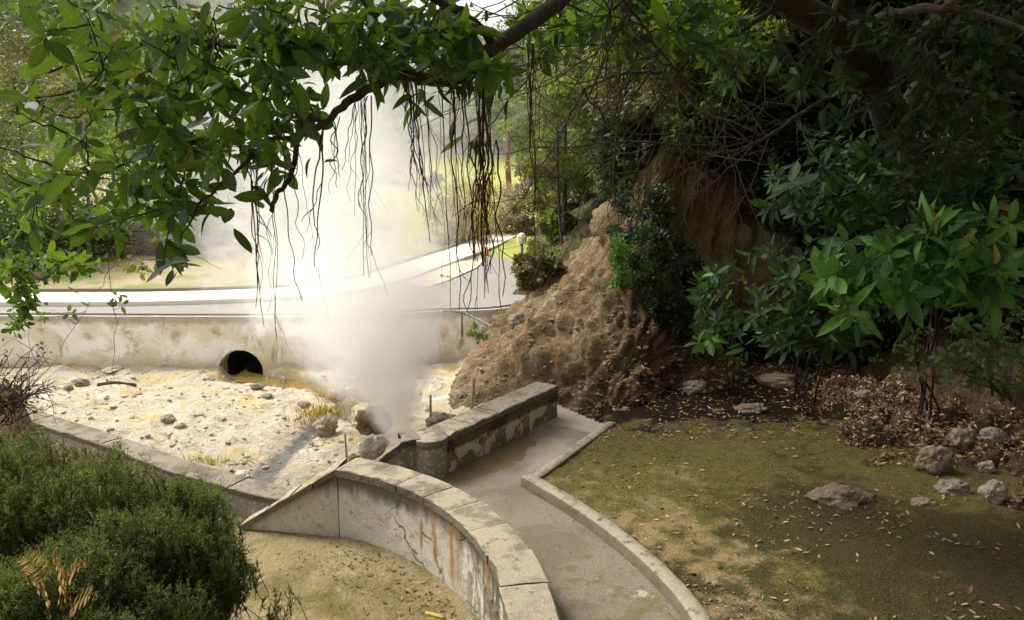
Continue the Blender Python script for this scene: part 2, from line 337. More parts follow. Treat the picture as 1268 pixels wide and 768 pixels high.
    fb = m.step(m.math('ADD', n1, m.math('ADD', m.math('MULTIPLY', m.math('SUBTRACT', 30, Y), .02), m.math('MULTIPLY', m.math('SUBTRACT', -5, X), .03))), .44, .60)
    c = m.mix(fb, g_, b_)
    c = m.mix(m.step(Y, 105, 130), c, m.mix(m.noise(.1, 6, .7), (.028, .04, .018), (.08, .095, .035)))
    m.pbr(c, 1, m.bump(n2, .1), .1); MT['far'] = m
    # woods
    MT['bark'] = bark_mat('dark_bark', (.012, .009, .007), (.055, .042, .030))
    MT['bark_red'] = bark_mat('reddish_bark', (.10, .035, .012), (.30, .13, .05))
    MT['bark_pale'] = bark_mat('pale_bark', (.12, .10, .075), (.34, .30, .24), 20)
    MT['twig'] = bark_mat('twig_bark', (.016, .012, .008), (.065, .05, .034), 30)
    MT['root'] = bark_mat('aerial_root_bark', (.035, .016, .010), (.11, .055, .035), 40)
    MT['wood'] = bark_mat('weathered_wood', (.25, .21, .15), (.52, .46, .36), 30)
    MT['wood_yellow'] = bark_mat('peeled_yellow_wood', (.38, .24, .06), (.6, .43, .16), 30)
    # leaves
    MT['leaf'] = leaf_mat('leathery_leaf', [(0, (.004, .008, .003)), (.45, (.012, .028, .006)), (.75, (.038, .085, .016)), (.93, (.075, .15, .026)), (1, (.22, .15, .03))], .40, (.26, .44, .03), .45, True, .2)
    MT['leaf_big'] = leaf_mat('broad_glossy_leaf', [(0, (.006, .014, .004)), (.5, (.020, .052, .010)), (.8, (.055, .135, .020)), (.93, (.08, .175, .026)), (1, (.26, .19, .03))], .2, (.12, .26, .03), .55, True, .13)
    MT['leaf_pale'] = leaf_mat('dusty_drooping_leaf', [(0, (.005, .010, .003)), (.6, (.014, .028, .008)), (1, (.036, .062, .016))], .2, (.1, .18, .05), .6, True, .1)
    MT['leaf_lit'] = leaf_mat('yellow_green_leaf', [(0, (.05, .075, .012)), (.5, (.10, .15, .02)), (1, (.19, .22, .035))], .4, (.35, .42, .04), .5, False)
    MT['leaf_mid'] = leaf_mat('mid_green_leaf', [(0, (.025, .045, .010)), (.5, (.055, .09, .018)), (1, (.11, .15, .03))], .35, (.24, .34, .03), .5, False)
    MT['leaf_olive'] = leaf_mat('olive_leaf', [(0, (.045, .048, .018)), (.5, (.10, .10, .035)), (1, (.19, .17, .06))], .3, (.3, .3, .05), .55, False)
    MT['leaf_dark'] = leaf_mat('shade_darkened_leaf', [(0, (.005, .009, .003)), (.6, (.014, .024, .007)), (1, (.038, .058, .014))], .2, (.12, .2, .03), .5, False)  # leaf green darkened to stand in for deep shade
    MT['leaf_gold'] = leaf_mat('golden_leaf', [(0, (.16, .12, .015)), (.5, (.33, .26, .03)), (1, (.47, .38, .07))], .35, (.5, .42, .05), .6, False)
    MT['leaf_purple'] = leaf_mat('purple_blossom', [(0, (.12, .06, .14)), (1, (.38, .2, .42))], .3, (.4, .2, .45), .6, False)
    MT['leaf_ivy'] = leaf_mat('bright_ivy_leaf', [(0, (.03, .07, .010)), (1, (.09, .20, .02))], .35, (.2, .42, .03), .4, False)
    MT['heather'] = leaf_mat('heather_needles', [(0, (.025, .040, .008)), (.45, (.060, .105, .018)), (.85, (.16, .20, .04)), (.95, (.16, .14, .035)), (1, (.2, .19, .09))], .34, (.32, .38, .05), .6, False)
    MT['blossom'] = leaf_mat('tiny_white_blossom', [(0, (.4, .38, .32)), (1, (.65, .62, .55))], .3, (.6, .6, .5), .8, False)
    MT['fern'] = leaf_mat('withered_fern', [(0, (.20, .10, .02)), (1, (.42, .28, .06))], .35, (.45, .28, .04), .7, False)
    MT['litter'] = leaf_mat('fallen_leaf', [(0, (.05, .027, .013)), (.4, (.15, .085, .04)), (.75, (.27, .175, .085)), (.93, (.42, .32, .18)), (1, (.34, .36, .06))], .15, (.3, .18, .05), .8, False)
    # small things
    def flat(name, c, r=.5): m = M(name); n = m.noise(30, 4); m.pbr(m.mix(n, tuple(x*.8 for x in c), c), r); MT[name] = m
    flat('green_paint', (.06, .22, .14)); flat('lantern_glass', (.75, .70, .42), .3); flat('orange_plastic', (.75, .22, .02)); flat('dark_metal', (.03, .028, .025), .5)
    flat('handrail_paint', (.14, .12, .09), .6); flat('culvert_inside', (.035, .032, .026), .9); flat('sandy_ground', (.70, .56, .38), .95)
    m = M('shallow_water'); n = m.noise(9, 3); m.pbr(m.mix(m.noise(1.4, 4), (.11, .115, .025), (.27, .16, .05)), .12, m.bump(n, .01), .5); MT['water'] = m
    for k, v in list(MT.items()):
        if isinstance(v, M): MT[k] = v.m
mk_materials()
# ================================================================== THE SETTING
def struct(g, name, mat, label=None):
    o = g.build(name, mat); o['kind'] = 'structure'
    if label: o['label'] = label
    return o
# far land and base sheet ------------------------------------------------
def zfar(x, y):
    z = .06
    if y > 20.5: z += (y-20.5)*.012
    z += .45*max(0, min(1, (y-22)/9.))*max(0, min(1, (-5-x)/6.))
    if y > 100:
        k = (y-100)/170.; k = k*k*(3-2*k) if k < 1 else 1
        side = .38+.62*min(1, abs(x-20)/110.)
        z += 62*k*side*(1+.25*mnoise.noise(Vector((x*.012, y*.012, 0))))
    z += .05*fbm((x, y, 0), .5, 3)
    return z
ys = np.concatenate([np.arange(17.8, 45, .7), np.arange(45, 110, 3), np.arange(110, 460, 10)])
xs = np.concatenate([np.arange(-260, -40, 12), np.arange(-40, 40, 1.3), np.arange(40, 261, 12)])
struct(sheet(xs, ys, lambda x, y: zfar(x, y)-.03 if y > 18.5 else zfar(x, y)-.25), 'hill', MT['far'], 'grassy land beyond the road rising to wooded hills')
base = Geo().add([(-1500, -1500, -1.9), (1500, -1500, -1.9), (1500, 1500, -1.9), (-1500, 1500, -1.9)], [(0, 1, 2, 3)])
struct(base, 'ground', MT['far'])
# road -----------------------------------------------------------------
near = [(-30, 16.9), (-12, 16.95), (-8, 16.9), (-5, 16.9), (-3, 17.1), (-1.6, 17.5), (-.4, 17.7), (.4, 18.6), (.6, 20), (.7, 22), (.9, 25), (1.5, 30), (3, 38), (6, 50)]
far = [(-30, 17.75), (-12, 17.85), (-8, 18.0), (-5, 18.7), (-4, 19.4), (-3.3, 20.4), (-2.7, 21.8), (-2.3, 23.2), (-1.9, 24.6), (-1.5, 26), (-.9, 28), (-.2, 31), (1.2, 38), (3.6, 50)]
n_ = spline([(a[0], a[1], .10) for a in near], 90); f_ = spline([(a[0], a[1], .10) for a in far], 90)
g = Geo(); rows = [n_+(f_-n_)*t for t in np.linspace(0, 1, 6)]
g.add(np.stack(rows, 1).reshape(-1, 3), gridfaces(90, 6)); struct(g, 'road', MT['road'], 'pale grey asphalt road bending away behind the steam')
def strip(a, b, z0, z1, mat, name, label=None):
    g = Geo(); n = len(a)
    A0 = a.copy(); A0[:, 2] = z0; A1 = a.copy(); A1[:, 2] = z1; B1 = b.copy(); B1[:, 2] = z1; B0 = b.copy(); B0[:, 2] = z0
    g.add(np.stack([A0, A1, B1, B0], 1).reshape(-1, 3), gridfaces(n, 4)); o = struct(g, name, mat, label)
    for pl in o.data.polygons: pl.use_smooth = False
    return o
def offs(c, d):
    T = np.gradient(c, axis=0); N = np.stack([-T[:, 1], T[:, 0], 0*T[:, 0]], 1); N /= np.linalg.norm(N, axis=1)[:, None]
    return c+N*d
strip(f_, offs(f_, 1.35), 0., .20, MT['pave'], 'pavement', 'white sunlit pavement along the far side of the road')
strip(offs(n_, .02)[:52], offs(n_, .26)[:52], 0., .125, MT['road'], 'road_edge', 'low grey kerb on top of the road wall')
strip(offs(f_, 1.36), offs(f_, 1.5), -.2, .27, MT['handrail_paint'], 'kerb', 'dark kerb behind the white pavement')
# retaining wall of the road with culvert --------------------------------
wl = empty('road_retaining_wall', (-5, 16.8, -1), 'long low cream stained retaining wall with an arched culvert below the road', 'wall')
c0 = spline([(-30, 16.85, 0), (-12, 16.9, 0), (-8, 16.85, 0), (-5, 16.85, 0), (-3, 17.05, 0), (-1.6, 17.45, 0), (-.4, 17.65, 0), (.6, 18.5, 0)], 900)
cu = W(300, 462, 16.8); CX = cu[0]; CR = .48; CZ = cu[2]+.05
g = Geo(); vv = []; nz = 64
zs = np.linspace(-1.55, .085, nz)
for p in c0:
    for z in zs:
        d = .035*fbm((p[0], p[1], z), 1.1, 4)+.06*(.08-z)*.35
        vv.append((p[0], p[1]-.06-d-.02, z))
fc = gridfaces(900, nz); vv = np.array(vv); cen = vv[fc].mean(1)
keep = ~(((cen[:, 0]-CX)**2+(np.maximum(cen[:, 2]-CZ, 0)*1.05)**2 < (CR+.02)**2))
g.add(vv, fc[keep]); 
top = np.stack([c0+[0, -.075, .085], c0+[0, .4, .085]], 1).reshape(-1, 3); g.add(top, gridfaces(900, 2))
g.build('wall_face', MT['roadwall'], wl)
g = Geo(); prof = [(CR-.0, 0), (CR+.0, .0), (CR+.15, 0), (CR+.15, .05)]
vv = []; a_ = np.linspace(-.25, math.pi+.25, 32)
for a in a_:
    for r_, y_ in ((CR-.01, .45), (CR-.01, -.035), (CR+.005, -.05), (CR+.05, -.045), (CR+.07, .01)):
        rr = r_+.012*mnoise.noise(Vector((a*3, r_*9, 0)))
        vv.append((CX+rr*math.cos(a), 16.78+y_, CZ+rr*math.sin(a)))
g.add(vv, gridfaces(32, 5)); g.build('culvert_arch', MT['roadwall'], wl)
g = Geo(); vv = []
for yy in (16.80, 17.2, 18.2, 20.2):
    for a in np.linspace(-.5, math.pi+.5, 20): vv.append((CX+(CR+.0)*math.cos(a), yy, CZ+(CR+.0)*math.sin(a)))
g.add(vv, gridfaces(4, 20)); vb = vv[-20:]; g.add([vb[0], vb[6], vb[13], vb[19]], [(0, 1, 2, 3)])
g.build('culvert_pipe', MT['culvert_inside'], wl)
# handrail pipe at the wall's right end
hr = empty('handrail', W(575, 388, 17.2), 'dark bent handrail pipe on the end of the road wall', 'handrail')
g = Geo(); tube(g, spline([W(548, 384, 17.3), W(572, 387, 17.2), W(580, 390, 17.1), W(608, 404, 16.4), W(622, 412, 16.1)], 20), .03, 7); g.build('rail', MT['handrail_paint'], hr)
for q in ((572, 387, 17.2), (606, 403, 16.4)):
    p = W(*q); g = Geo(); tube(g, [p+[0, 0, -.55], p], .022, 6); g.build('post', MT['handrail_paint'], hr)
# fumarole basin --------------------------------------------------------
chan = np.array([P(385, 468, -1.0), P(430, 485, -.95), P(420, 515, -.85), P(370, 540, -.75), P(338, 570, -.6), P(322, 600, -.5)])[:, :2]
grn = np.array([(CX, 17.1), P(300, 466, -1.05)[:2]]+[q[:2] for q in ( P(345, 468, -1.05), P(400, 478, -1.0), P(440, 490, -.9))])[:, :2]
def swl(x): return CZ-.015-.06*max(0, min(1, (x-CX)/2.2))
def pdist(pl, x, y):
    best = 9
    for a, b in zip(pl[:-1], pl[1:]):
        ab = b-a; t = max(0, min(1, ((x-a[0])*ab[0]+(y-a[1])*ab[1])/ab.dot(ab)))
        best = min(best, math.hypot(x-a[0]-ab[0]*t, y-a[1]-ab[1]*t))
    return best
def zbasin(x, y):
    t = min(1, max(0, (y-8.4)/6.5)); z = -.42-.62*t
    z += .9*max(0, (x+1.25))*.45 if x > -1.25 else 0
    z += .13*fbm((x, y, 0), .55, 5, 3.)+.10*max(0, fbm((x, y, 0), 1.7, 4, 9.))+.05*fbm((x*.8, y*1.3, 0), 3.6, 4, 12.)-.06*max(0, .5-abs(fbm((x, y, 0), 1.1, 4, 14.))*3)
    k = max(0, 1-abs(y-13.3)/2.0)*max(0, 1-abs(x+6.5)/3.5); z += .25*k
    return z
wlp = np.array([P(-70, 486, -.06), P(64, 530, -.06), P(228, 589, -.06), P(300, 608, -.06), P(356, 621, -.06), P(415, 577, .37), P(470, 590, .37), [0, 7.9, 0]])
WLX, WLY = wlp[:, 0], wlp[:, 1]
XB = np.arange(-15, 1.8, .07); YB = np.concatenate([np.arange(7.3, 12, .055), np.arange(12, 17.2, .09)])
g = Geo(); vv = []; wt = []; gt = []
for x in XB:
    for y in YB:
        z = zbasin(x, y); w = max(0, 1-pdist(chan, x, y)/.42); e = max(0, 1-pdist(grn, x, y)/.85)
        if y < 10.5: z = min(z, -.16) if x < -1 else z
        z -= .14*w; dd = (1-e)*.85 if e > 0 else 9; hw = float(np.interp(x-CX, [0, .5, 1.6, 2.4], [.42, .42, .30, .12]))
        if dd < hw+.35:
            k = max(0, min(1, (dd-hw+.12)/.22)); k = k*k*(3-2*k); kb = max(0, min(1, (dd-hw-.12)/.23))
            bank = max(z, swl(x)+.035+.03*fbm((x, y, 0), 3, 3)); z = (swl(x)-.08)*(1-k)+(bank*(1-kb)+z*kb)*k
        vv.append((x, y, z)); wt.append(w); gt.append(e)
vv = np.array(vv); fb_ = gridfaces(len(XB), len(YB)); cb_ = vv[fb_].mean(1)
pa, pb = P(540, 590, 0)[:2], P(690, 516, 0)[:2]; pd_ = (pb-pa)/np.linalg.norm(pb-pa)
side_ = pd_[0]*(cb_[:, 1]-pa[1])-pd_[1]*(cb_[:, 0]-pa[0])
keep_ = ~((np.abs(cb_[:, 0]-CX) < CR+.1) & (cb_[:, 1] > 16.78)) & (side_ > .08) & (cb_[:, 0] < .25) & ~((cb_[:, 1] < 8.45) & (cb_[:, 0] > -1.55)) & (cb_[:, 1] > np.interp(cb_[:, 0], WLX, WLY)+.17)
g.add(vv, fb_[keep_], wet=wt, green=gt); struct(g, 'terrain', MT['crust'], 'cream and ochre sulphur crusted ground below the road wall')
g = Geo(); ww = spline([(CX, 19.4, 0), (CX, 17.6, 0), P(300, 464, -1.12), P(345, 470, -1.12), P(400, 480, -1.1), P(436, 488, -1.05)], 24); ww[:, 2] = [swl(p[0]) for p in ww]
wa = np.array([.46, .46, .44, .40, .34, .26, .1]); wd = np.interp(np.linspace(0, 6, 24), range(7), wa)
g.add(np.stack([ww+np.stack([0*wd, -wd, 0*wd], 1), ww, ww+np.stack([0*wd, wd*.8, 0*wd], 1)], 1).reshape(-1, 3), gridfaces(24, 3))
struct(g, 'water', MT['water'], 'yellow green stream flowing out of the culvert')
# terrace, path, yard ----------------------------------------------------
TOPZ = .37
kerb_line = spline([P(752, 529), P(700, 566), P(662, 594), P(645, 603)], 20)
kerb_near = spline([P(645, 603), P(662, 613), P(700, 636), P(740, 664), P(780, 697), P(815, 731), P(845, 768), P(880, 830), P(905, 900)], 44)
kl = np.vstack([kerb_line, kerb_near[1:]])
def zter(x, y): return .055+.035*fbm((x, y, 0), .8, 4, 5.)+.012*fbm((x, y, 0), 5, 3)
pr = []
nK = len(kl); NB = 90
far_side = np.stack([np.interp(np.arange(nK), [0, 12, 20, nK-1], [6.5, 7.5, 8, 8]), np.interp(np.arange(nK), [0, 12, 22, 40, nK-1], [13.0, 12.0, 10.5, 6, 2.4])], 1)
g = Geo(); vv = []
kin = offs(kl, .075)
for i in range(nK):
    for s in np.linspace(0, 1, NB)**1.15:
        x = kin[i, 0]+(far_side[i, 0]-kin[i, 0])*s; y = kin[i, 1]+(far_side[i, 1]-kin[i, 1])*s
        vv.append((x, y, zter(x, y)))
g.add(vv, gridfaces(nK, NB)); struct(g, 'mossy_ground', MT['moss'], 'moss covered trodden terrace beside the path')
# behind the terrace up to the foot of the slope
g = sheet(np.arange(-.2, 9, .08), np.arange(8.2, 15, .08), lambda x, y: (zter(x, y)-.01-max(0, .35*(1.0-(x-.95)-(y-10.4)*.0)) if True else 0))
# (kept below the terrace sheet; shows only between terrace edge and slope)
bk = Geo(); vv = []
for i, s in enumerate(np.linspace(0, 1, 60)):
    a = P(752, 529)+(P(690, 500)-P(752, 529))*0; 
    x = 1.25+s*6.; 
    for y in np.linspace(9.7, 13.6, 50): vv.append((x, y, zter(x, y)-.012))
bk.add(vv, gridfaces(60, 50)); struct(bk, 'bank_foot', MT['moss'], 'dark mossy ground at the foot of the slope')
# path surface
outer = [P(690, 500), P(540, 590), P(470, 575), (-1.75, 8.0, 0), (-.9, 7.4, 0), (-.35, 6.6, 0), (-.02, 5.3, 0), (.15, 4.2, 0)]
ou = spline([(p[0], p[1], 0) for p in outer], nK)
ou = spline([(.45, 10.75, 0), (-.25, 9.65, 0), (-.95, 8.7, 0), (-1.5, 8.2, 0), (-.95, 7.55, 0), (-.32, 6.7, 0), (.0, 5.5, 0), (.15, 4.0, 0)], nK)
kerb_out = kl.copy()
g = Geo(); vv = []
mm = 60
xsP = np.arange(-2.0, 2.4, .05); 
poly = [tuple(p[:2]) for p in offs(kl, .07)]+[(2.3, 3.5), (.3, 3.5)]+[tuple(p) for p in ((.02, 4.2), (-.02, 5.3), (-.35, 6.5), (-.9, 7.35), (-1.7, 7.95), (-1.75, 8.3), (-1.0, 8.75), (.6, 11.0))]
def inside(x, y, poly):
    c = False; j = len(poly)-1
    for i in range(len(poly)):
        xi, yi = poly[i]; xj, yj = poly[j]
        if (yi > y) != (yj > y) and x < (xj-xi)*(y-yi)/(yj-yi)+xi: c = not c
        j = i
    return c
ysP = np.arange(3.5, 11.6, .05); idx = {}
for x in xsP:
    for y in ysP: vv.append((x, y, .004*fbm((x, y, 0), 1.5, 3)))
vv = np.array(vv); fc = gridfaces(len(xsP), len(ysP)); cen = vv[fc].mean(1)
kp = np.array([inside(c[0], c[1], poly) for c in cen]); 
g.add(vv, fc[kp]); struct(g, 'path', MT['path'], 'damp concrete path with a muddy puddle between walls and kerb')
# kerb: separate stones butted in line, one structure
g = Geo()
def kerb_run(line, w, h, seg, g):
    L = np.concatenate([[0], np.cumsum(np.linalg.norm(np.diff(line, axis=0), axis=1))]); n = int(L[-1]/.03)
    s = np.linspace(0, L[-1], n); c = np.stack([np.interp(s, L, line[:, k]) for k in range(3)], 1)
    o = offs(c, w); v = []
    for i in range(n):
        j = abs((s[i]/seg) % 1-.5)*2; dip = .006 if j > .965 else 0
        e = .010*mnoise.noise(Vector((s[i]*4, 1, 0)))+.006*mnoise.noise(Vector((s[i]*15, 4, 0)))
        a, b = c[i], o[i]; d = (b-a)
        v += [a+[0, 0, -.05], a+[0, 0, h-.018+e*.5]+d*.0, a+d*.10+[0, 0, h+e*.4-dip], a+d*.9+[0, 0, h+.3*e-dip], b+[0, 0, h-.018], b+[0, 0, -.05]]
    g.add(v, gridfaces(n, 6))
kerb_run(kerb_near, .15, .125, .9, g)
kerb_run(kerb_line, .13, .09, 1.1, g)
p = P(645, 603)
struct(g, 'path_kerb', MT['kerb'], 'curved stone kerb between path and mossy terrace')
# lower yard
def zyard(x, y): return -.40+.03*fbm((x, y, 0), .8, 4, 2.)+.008*fbm((x, y, 0), 6, 3)
def ywall(x):                           # line of the low wall, the slope and the curved wall's far end
    return float(np.interp(x, WLX, WLY))
gy_ = sheet(np.arange(-5.5, .25, .05), np.arange(3.5, 9.6, .06), zyard); v_ = gy_.v[0]; c_ = v_[gy_.q[0]].mean(1)
gy_.q[0] = gy_.q[0][np.array([q[1] < ywall(q[0])+.12 for q in c_])]
struct(gy_, 'yard', MT['yard'], 'tan trodden soil with leaf scraps below the curved wall')
# ------------------------------------------------------------------ hillside
rowsU = [
 [(655, 288, 40), (690, 240, 40), (730, 180, 41), (790, 100, 43), (880, -30, 46), (1000, -300, 55)],
 [(640, 330, 25), (672, 300, 25.5), (715, 245, 26.5), (780, 150, 28), (880, 0, 31), (1000, -260, 38)],
 [(604, 398, 17.6), (640, 368, 18.2), (690, 322, 19), (745, 285, 20), (800, 180, 21.5), (950, -150, 27)],
 [(580, 435, 15.9), (625, 395, 16), (685, 338, 16.3), (742, 292, 16.6), (772, 232, 16.9), (930, -60, 21)],
 [(556, 488, 13.6), (620, 440, 13.8), (688, 370, 14.2), (746, 308, 14.7), (762, 238, 15.0), (900, 0, 19)],
 [(588, 520, 11.9), (650, 458, 12.2), (705, 395, 12.8), (752, 345, 13.3), (782, 240, 13.8), (905, 20, 17)],
 [(672, 520, 10.75), (715, 462, 11.2), (758, 405, 11.8), (782, 345, 12.5), (815, 235, 13.3), (920, 20, 16)],
 [(752, 532, 10.15), (785, 478, 10.8), (815, 425, 11.5), (832, 350, 12.6), (850, 240, 13.5), (950, 10, 16)],
 [(845, 497, 11.2), (858, 465, 11.7), (872, 432, 12.6), (880, 350, 13.3), (890, 240, 13.9), (980, 0, 16)],
 [(945, 488, 11.5), (955, 458, 12.0), (965, 430, 12.9), (970, 350, 13.5), (985, 240, 14.1), (1060, -20, 16.5)],
 [(1015, 540, 9.9), (1040, 490, 10.5), (1060, 455, 11.3), (1075, 390, 12.6), (1090, 260, 13.7), (1150, -40, 16.5)],
 [(1085, 615, 8.1), (1115, 560, 8.7), (1145, 505, 9.6), (1165, 440, 11), (1185, 290, 12.7), (1230, -60, 16)],
 [(1195, 668, 7.15), (1240, 602, 7.9), (1285, 535, 8.8), (1305, 440, 10.2), (1310, 290, 12), (1330, -80, 15.5)],
 [(1330, 740, 6.2), (1395, 655, 7.0), (1445, 560, 8.0), (1450, 440, 9.6), (1450, 270, 11.6), (1460, -120, 15)]]
ctl = np.array([[W(*q) for q in r_] for r_ in rowsU])
extra = np.array([[(4.7, 4, -.02), (6, 4.3, .8), (7.6, 5, 2.2), (9.2, 5.6, 4.2), (11, 6.5, 7), (15, 8, 13)],
                  [(5.0, -2, -.02), (6.4, -2, .8), (8, -2, 2.2), (9.6, -2, 4.2), (11.6, -2, 7), (16, -2, 13)]])
ctl = np.concatenate([ctl, extra])
ctl[2:14, 0, 2] -= .06
NU, NV = 430, 170
g1 = np.stack([spline(ctl[:, j], NU) for j in range(6)], 1)
S = np.stack([spline(g1[i], NV) for i in range(NU)], 0)
dU = np.gradient(S, axis=0); dV = np.gradient(S, axis=1); Nn = np.cross(dU, dV); Nn /= np.linalg.norm(Nn, axis=2)[..., None]+1e-9
if Nn[:, :, 2].mean() < 0: Nn = -Nn
HS = S.copy()
for i in range(NU):
    for j in range(NV):
        p = S[i, j]; ff = min(1, j/22.)
        d = .30*fbm(p, .55, 5, 1.)+.10*fbm(p, 1.9, 5, 4.)
        d += .22*abs(fbm((p[0]*1.0+p[2]*.35, p[1]*1.4, p[2]*.35), .9, 4, 8.))-.12
        rg = 1-2*abs(mnoise.noise(Vector((p[0]*1.7+p[2]*.5+3, p[1]*1.7, p[2]*.6)))); d -= .13*max(0, rg-.35)
        d += .03*(1-2*abs(fbm(p, 4.2, 3, 2.)))+.035*fbm(p, 8, 4, 7.)
        rl = abs(mnoise.noise(Vector((i*.085+1.2*mnoise.noise(Vector((i*.02, j*.03, 5))), j*.014, 3))))+.5*abs(mnoise.noise(Vector((i*.21, j*.03, 9)))); d += .36*(rl-.28)
        sc = 1.0 if p[1] < 20 else .8
        HS[i, j] = p+Nn[i, j]*(d*sc*ff+.02*fbm(p, 2, 3))
g = Geo().add(HS.reshape(-1, 3), gridfaces(NU, NV), hu=np.repeat(np.arange(NU)*.06, NV), hv=np.tile(np.arange(NV)*.025, NU)); struct(g, 'hillside', MT['earth'], 'steep eroded earth slope rising beside the terrace')
def hs(u, v):                          # a point on the hillside (0..1, 0..1)
    return HS[int(u*(NU-1)), int(v*(NV-1))]
HSv = HS[::3, ::3].reshape(-1, 3); HSn = Nn[::3, ::3].reshape(-1, 3)
def proj(p):
    q = np.asarray(p)-[0, 0, CAMZ]; f = q[..., 1]*cP-q[..., 2]*sP; u = q[..., 1]*sP+q[..., 2]*cP
    return 634+F*q[..., 0]/f, 384-F*u/f, f
HX, HY, HF = proj(HSv)
def onhill(px, py, tol=14):            # nearest point of the slope on that sight line, with its normal
    k = np.where((np.hypot(HX-px, HY-py) < tol) & (HF > 1))[0]
    if not len(k): return None, None
    i = k[np.argmin(HF[k])]; return HSv[i], HSn[i]
# left bank that carries the heather --------------------------------------
lb = np.array([[W(-160, 400, 7.5), W(-60, 440, 7.3), W(10, 480, 7.1), W(70, 545, 6.6), W(150, 620, 6.6), (-3.6, 6.9, -.45), (-3.2, 7.0, -.6)],
               [W(-200, 450, 5.6), W(-90, 480, 5.4), W(-10, 520, 5.2), W(80, 590, 5.1), W(190, 690, 5.2), W(290, 770, 5.35), (-1.7, 5.7, -.6)],
               [W(-300, 520, 3.8), W(-160, 550, 3.8), W(-50, 620, 3.7), W(60, 700, 3.75), W(170, 800, 3.9), W(280, 890, 4.2), (-1.2, 4.5, -.6)],
               [(-4, 1.5, 2.0), (-3.2, 1.5, 1.9), (-2.5, 1.5, 1.6), (-2.0, 1.6, 1.2), (-1.5, 1.7, .6), (-1.1, 1.8, 0), (-.6, 2, -.6)]])
g1 = np.stack([spline(lb[:, j], 60) for j in range(7)], 1); LB = np.stack([spline(g1[i], 80) for i in range(60)], 0)
for i in range(60):
    for j in range(80): LB[i, j, 2] += .10*fbm(LB[i, j], 1.5, 4, 6.)-.5*min(1, max(0, (7.0-LB[i, j, 1])/.8))-.45*min(1, max(0, (6.0-LB[i, j, 1])/.8))
struct(Geo().add(LB.reshape(-1, 3), gridfaces(60, 80)), 'bank', MT['earth'], 'brown earth bank under the heather')
# ================================================================== WALLS
def stone_block(poly_bot_a, poly_bot_b, th, bev=.012, nseg=6, seed=0.):
    # a slab between curve a (outer edge) and curve b (inner edge); top at their heights
    g = Geo(); v = []; n = len(poly_bot_a)
    for i in range(n):
        a, b = np.array(poly_bot_a[i]), np.array(poly_bot_b[i]); d = (b-a)
        e = np.array([0, 0, 1.])
        r = lambda k: .013*mnoise.noise(Vector((a[0]*9+seed, a[1]*9+k*3.1, k)))+.006*mnoise.noise(Vector((a[0]*30+seed, a[1]*30, k*2.)))
        endf = bev if i in (0, n-1) else 0
        v += [a-e*th, a-e*(bev)+d*r(1)*2, a+d*(.03+r(2)*2)-e*(endf-r(6)*.3), a+d*.5-e*(endf*.8-r(5)*.5), b-d*(.03+r(3))-e*endf, b-e*bev, b-e*th]
    g.add(v, gridfaces(n, 7))
    m = 7
    for i0 in (0, (n-1)*7):
        ids = [i0+k for k in range(7)]
        g.t.append(np.array([(ids[0], ids[k], ids[k+1]) for k in range(1, 6)])+0)
    return g
def arc(line):
    L = np.concatenate([[0], np.cumsum(np.linalg.norm(np.diff(line, axis=0), axis=1))]); return L
def at(line, L, s): return np.stack([np.interp(s, L, line[:, k]) for k in range(3)], -1)
def coping_run(line, width, th, joints, mat, parent, seed=0, gap=.008):
    L = arc(line); o = offs(line, width)
    for k in range(len(joints)-1):
        s = np.linspace(joints[k]+gap*.5, joints[k+1]-gap*.5, 9)
        a = at(line, L, s); b = at(o, L, s)
        dz = random.uniform(-.007, .007); sh = random.uniform(-.008, .008)
        a[:, 2] += dz; b[:, 2] += dz; dv = (b-a)/width; a = a+dv*sh; b = b+dv*sh
        stone_block(a, b, th, seed=seed+k*7.3).build('coping_stone', mat, parent, smooth=False)
def wall_body(line, width, zb, th, mat, parent, name, inset=.03, n=140, nh=26, u0=0.):
    # body beneath a coping whose outer edge is `line`; bottom at zb
    L = arc(line); s = np.linspace(0, L[-1], n); c = at(line, L, s); o0 = offs(c, inset); o1 = offs(c, width-inset)
    g = Geo(); v = []; U = []; H = []
    for i in range(n):
        zt = c[i, 2]-th+.004; z0 = min(zb if not callable(zb) else zb(s[i]), zt-.01)
        for f in np.linspace(0, 1, nh):
            z = z0+(zt-z0)*f; d = .008*fbm((s[i], z, 0), 2.2, 4, 3)
            nv = (o1[i]-o0[i]); nv /= np.linalg.norm(nv)
            v.append((o0[i, 0]+nv[0]*d, o0[i, 1]+nv[1]*d, z)); U.append(s[i]+u0); H.append(z-z0)
        v.append((o1[i, 0], o1[i, 1], zt)); U.append(s[i]); H.append(0)
        v.append((o1[i, 0], o1[i, 1], -.5)); U.append(s[i]); H.append(0)
    g.add(v, gridfaces(n, nh+2), u=U, h=H)
    for i0 in (0, (n-1)*(nh+2)): g.q.append(np.array([(i0, i0+nh-1, i0+nh, i0+nh+1)]))
    return g.build(name, mat, parent)
# --- curved wall
tip = P(415, 577, TOPZ)
slope_end = P(296, 657, -.40)
curveB = np.vstack([P(415, 580, TOPZ), P(445, 586, TOPZ), P(480, 596, TOPZ), P(520, 612, TOPZ), P(556, 634, TOPZ), P(588, 664, TOPZ), P(608, 694, TOPZ), P(621, 730, TOPZ), P(629, 768, TOPZ), P(634, 830, TOPZ), P(634, 930, TOPZ)])
cB = spline(curveB, 200); LB_ = arc(cB)
wb = empty('curved_wall', (-.9, 7.5, -.4), 'curved white plastered wall with rust streaks and stone coping', 'wall')
j = [0]
steps = [.42, .36, .40, .36, .46, .46, .48, .52, .5, .5, .5, .5, .5]
for s_ in steps:
    if j[-1]+s_ < LB_[-1]: j.append(j[-1]+s_)
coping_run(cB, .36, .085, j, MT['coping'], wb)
wall_body(cB, .36, -.46, .085, MT['plaster'], wb, 'plastered_face')
